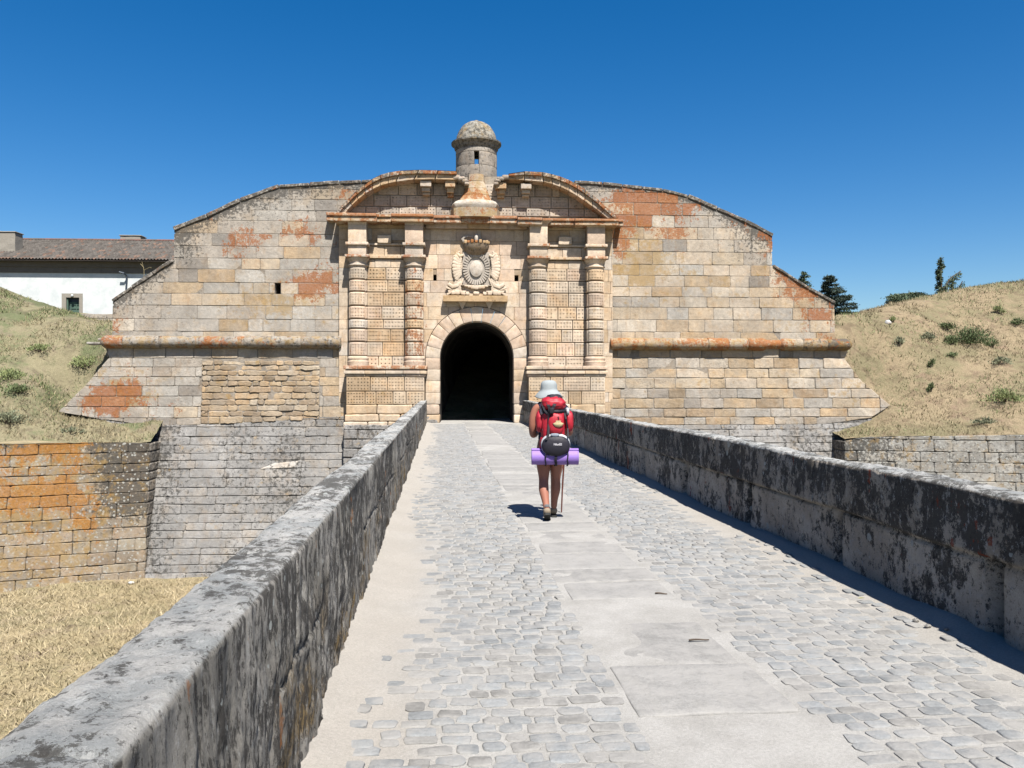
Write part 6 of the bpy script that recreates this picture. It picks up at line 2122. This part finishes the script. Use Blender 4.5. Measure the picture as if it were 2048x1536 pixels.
band([(X(682), -.26, zz(395)), (X(695), -.30, zz(450)), (X(712), -.27, zz(540)), (X(712), -.345, zz(620))], .018, .008, "strap", M['strap'], pack)
band([(X(468), -.26, zz(340)), (X(480), -.30, zz(395)), (X(530), -.33, zz(410))], .02, .008, "strap", M['strap'], pack)
band([(X(505), -.35, zz(690)), (X(508), -.35, zz(740)), (X(506), -.345, zz(800))], .010, .005, "strap", M['strap'], pack)
mb = MB(); puff(mb, X(562), -.355, zz(375), .026, .010, .034, 4, 16, 8, 0); mb.build("buckle", M['strap'], pack, smooth=60)
mb = MB(); puff(mb, X(499), -.272, zz(552), .028, .012, .030, 2.2, 20, 10, 0); mb.build("round_badge", M['patch'], pack, smooth=60)
mb = MB(); puff(mb, X(590), -.352, zz(598), .052, .012, .020, 2.4, 16, 8, .02); mb.build("grey_tab", M['patch'], pack, smooth=60)
# printed mark on the lower pocket
cu_ = bpy.data.curves.new("pocket_mark", 'FONT'); cu_.body = "Nlux"; cu_.size = .034; cu_.extrude = .0008; cu_.offset = .0008
to = bpy.data.objects.new("pocket_mark", cu_); scene.collection.objects.link(to)
bpy.context.view_layer.update()
me = bpy.data.meshes.new_from_object(to.evaluated_get(bpy.context.evaluated_depsgraph_get())); bpy.data.objects.remove(to)
me.materials.clear()
pm_ = link("pocket_mark", me, M['white'], pk)
pm_.matrix_local = Matrix.Translation((X(577), -.3835, zz(690))) @ Matrix.Rotation(R(88), 4, 'X')
mb = MB()
for (a, b, c, d_) in ((0, .004, 0, .026), (.012, .016, 0, .026), (.024, .028, 0, .026), (-.002, .030, .022, .026), (-.002, .030, 0, .004), (-.002, .030, .011, .014)):
    box(mb, X(629) + a, X(629) + b, -.3845, -.382, zz(691) + c, zz(691) + d_)
mb.build("pocket_emblem", M['white'], pk)

# scallop shell hanging from the pack
sh = MB(); V = []; F = []
cx, cz, n, m = X(621), zz(480), 31, 6
for k in range(m + 1):
    t = k / m
    for i in range(n):
        a = R(-68) + R(136) * i / (n - 1)
        rib = 1 + .035 * math.cos(i * math.pi * 2 / 3)
        r_ = t * .068 * rib
        dome = .020 * math.sin(math.pi * min(1, t * .85 + .08)) * math.cos(a * .9) * (1 + .12 * math.cos(i * math.pi * 2 / 3))
        V.append((cx + r_ * math.sin(a) * 1.0, -.352 - dome, cz + .010 - r_ * math.cos(a)))
F = [(k * n + i, (k + 1) * n + i, (k + 1) * n + i + 1, k * n + i + 1) for k in range(m) for i in range(n - 1)]
sh.add(V, F, (.6, .5, .3, 0))
box(sh, cx - .028, cx + .028, -.365, -.356, cz + .004, cz + .018)
so_ = sh.build("scallop_shell", M['shell'], None, MP, 60); tag(so_, "pale scallop shell hanging on the red backpack", "shell")
m_ = so_.modifiers.new("t", 'SOLIDIFY'); m_.thickness = .004
lp = MB(); tube_path(lp, [(cx, .35, cz + .012, .004), (cx + .004, .355, cz + .04, .004), (cx - .002, .35, cz + .065, .006)], (.1, .1, .1, 0), n=6)
lpo = lp.build("cord", M['strap'], so_)
lpo.matrix_parent_inverse = Matrix.Identity(4)

# rolled sleeping mat under the pack
mt = empty("sleeping_mat", MP, "rolled purple foam sleeping mat strapped under the backpack", "sleeping mat")
rm = MB(); RM = .093; xm0, xm1 = X(378) , X(812); ym, zm_ = -.235, zz(808, 9.22)
V = []; F = []; turns = 5.2; n = int(turns * 26); th = .009
ring = []
for i in range(n + 1):
    t = i / n; a = -turns * 2 * math.pi * t + R(118)
    r_ = RM * (.16 + .84 * (1 - t)) 
    ring.append((ym + r_ * math.cos(a), zm_ + r_ * math.sin(a)))
ends = []
for (x, sgn) in ((xm0, -1), (xm0 + .006, -1), ((xm0 + xm1) / 2, 0), (xm1 - .006, 1), (xm1, 1)):
    for (y_, z_) in ring:
        V.append((x, y_, z_))
nr = n + 1
for k in range(4):
    for i in range(n): F.append((k * nr + i, k * nr + i + 1, (k + 1) * nr + i + 1, (k + 1) * nr + i))
rm.add(V, F, (.3, .2, .5, 0))
ro_ = rm.build("foam_roll", M['mat_p'], mt, smooth=60); sd = ro_.modifiers.new("t", 'SOLIDIFY'); sd.thickness = th * 1.5; sd.offset = 0
cap = MB()
for x in (xm0 + .012, xm1 - .012):
    cap = MB()
    cap.add([(x, ym + (RM - .004) * math.cos(2 * math.pi * i / 28), zm_ + (RM - .004) * math.sin(2 * math.pi * i / 28)) for i in range(28)], [tuple(range(28))], (.1, .2, .3, 0))
    cap.build("inner_layer", M['mat_t'], mt)
for xz in (507, 600, 709):
    xx = X(xz); w_ = .013 if xz != 600 else .030
    r_ = RM + .010
    pth = [(xx + .004 * math.sin(5 * a), ym + r_ * math.cos(a), zm_ + r_ * math.sin(a)) for a in np.linspace(0, 2 * math.pi, 29)]
    mb = MB(); V = []; F = []
    for p in pth:
        q = Vector((0, p[1] - ym, p[2] - zm_)).normalized()
        for (i, j) in ((-1, 0), (1, 0), (1, .004), (-1, .004)): V.append((p[0] + i * w_ / 2, p[1] + q.y * j, p[2] + q.z * j))
    for k in range(28):
        for i in range(4): F.append((k * 4 + i, k * 4 + (i + 1) % 4, k * 4 + 4 + (i + 1) % 4, k * 4 + 4 + i))
    mb.add(V, F, (.1, .1, .1, 0)); mb.build("strap", M['strap'], mt)

# walking stick, held in the right hand
sk = MB(); sb = ((668 - 560) * .001276 * (9.93 / 9.5), -.45 + .0)
tube_path(sk, [(sb[0] + .018, -.46, .012, .008), (sb[0] + .028, -.445, .3, .010), (sb[0] + .046, -.425, .62, .011), (.205, -.39, 1.0, .012), (.215, -.375, 1.18, .013), (.216, -.37, 1.24, .014)], (.16, .05, .03, 0), n=10)
sko = sk.build("walking_stick", M['wood'], None, MP, 60); tag(sko, "dark reddish wooden walking stick held in the walker's right hand", "walking stick")
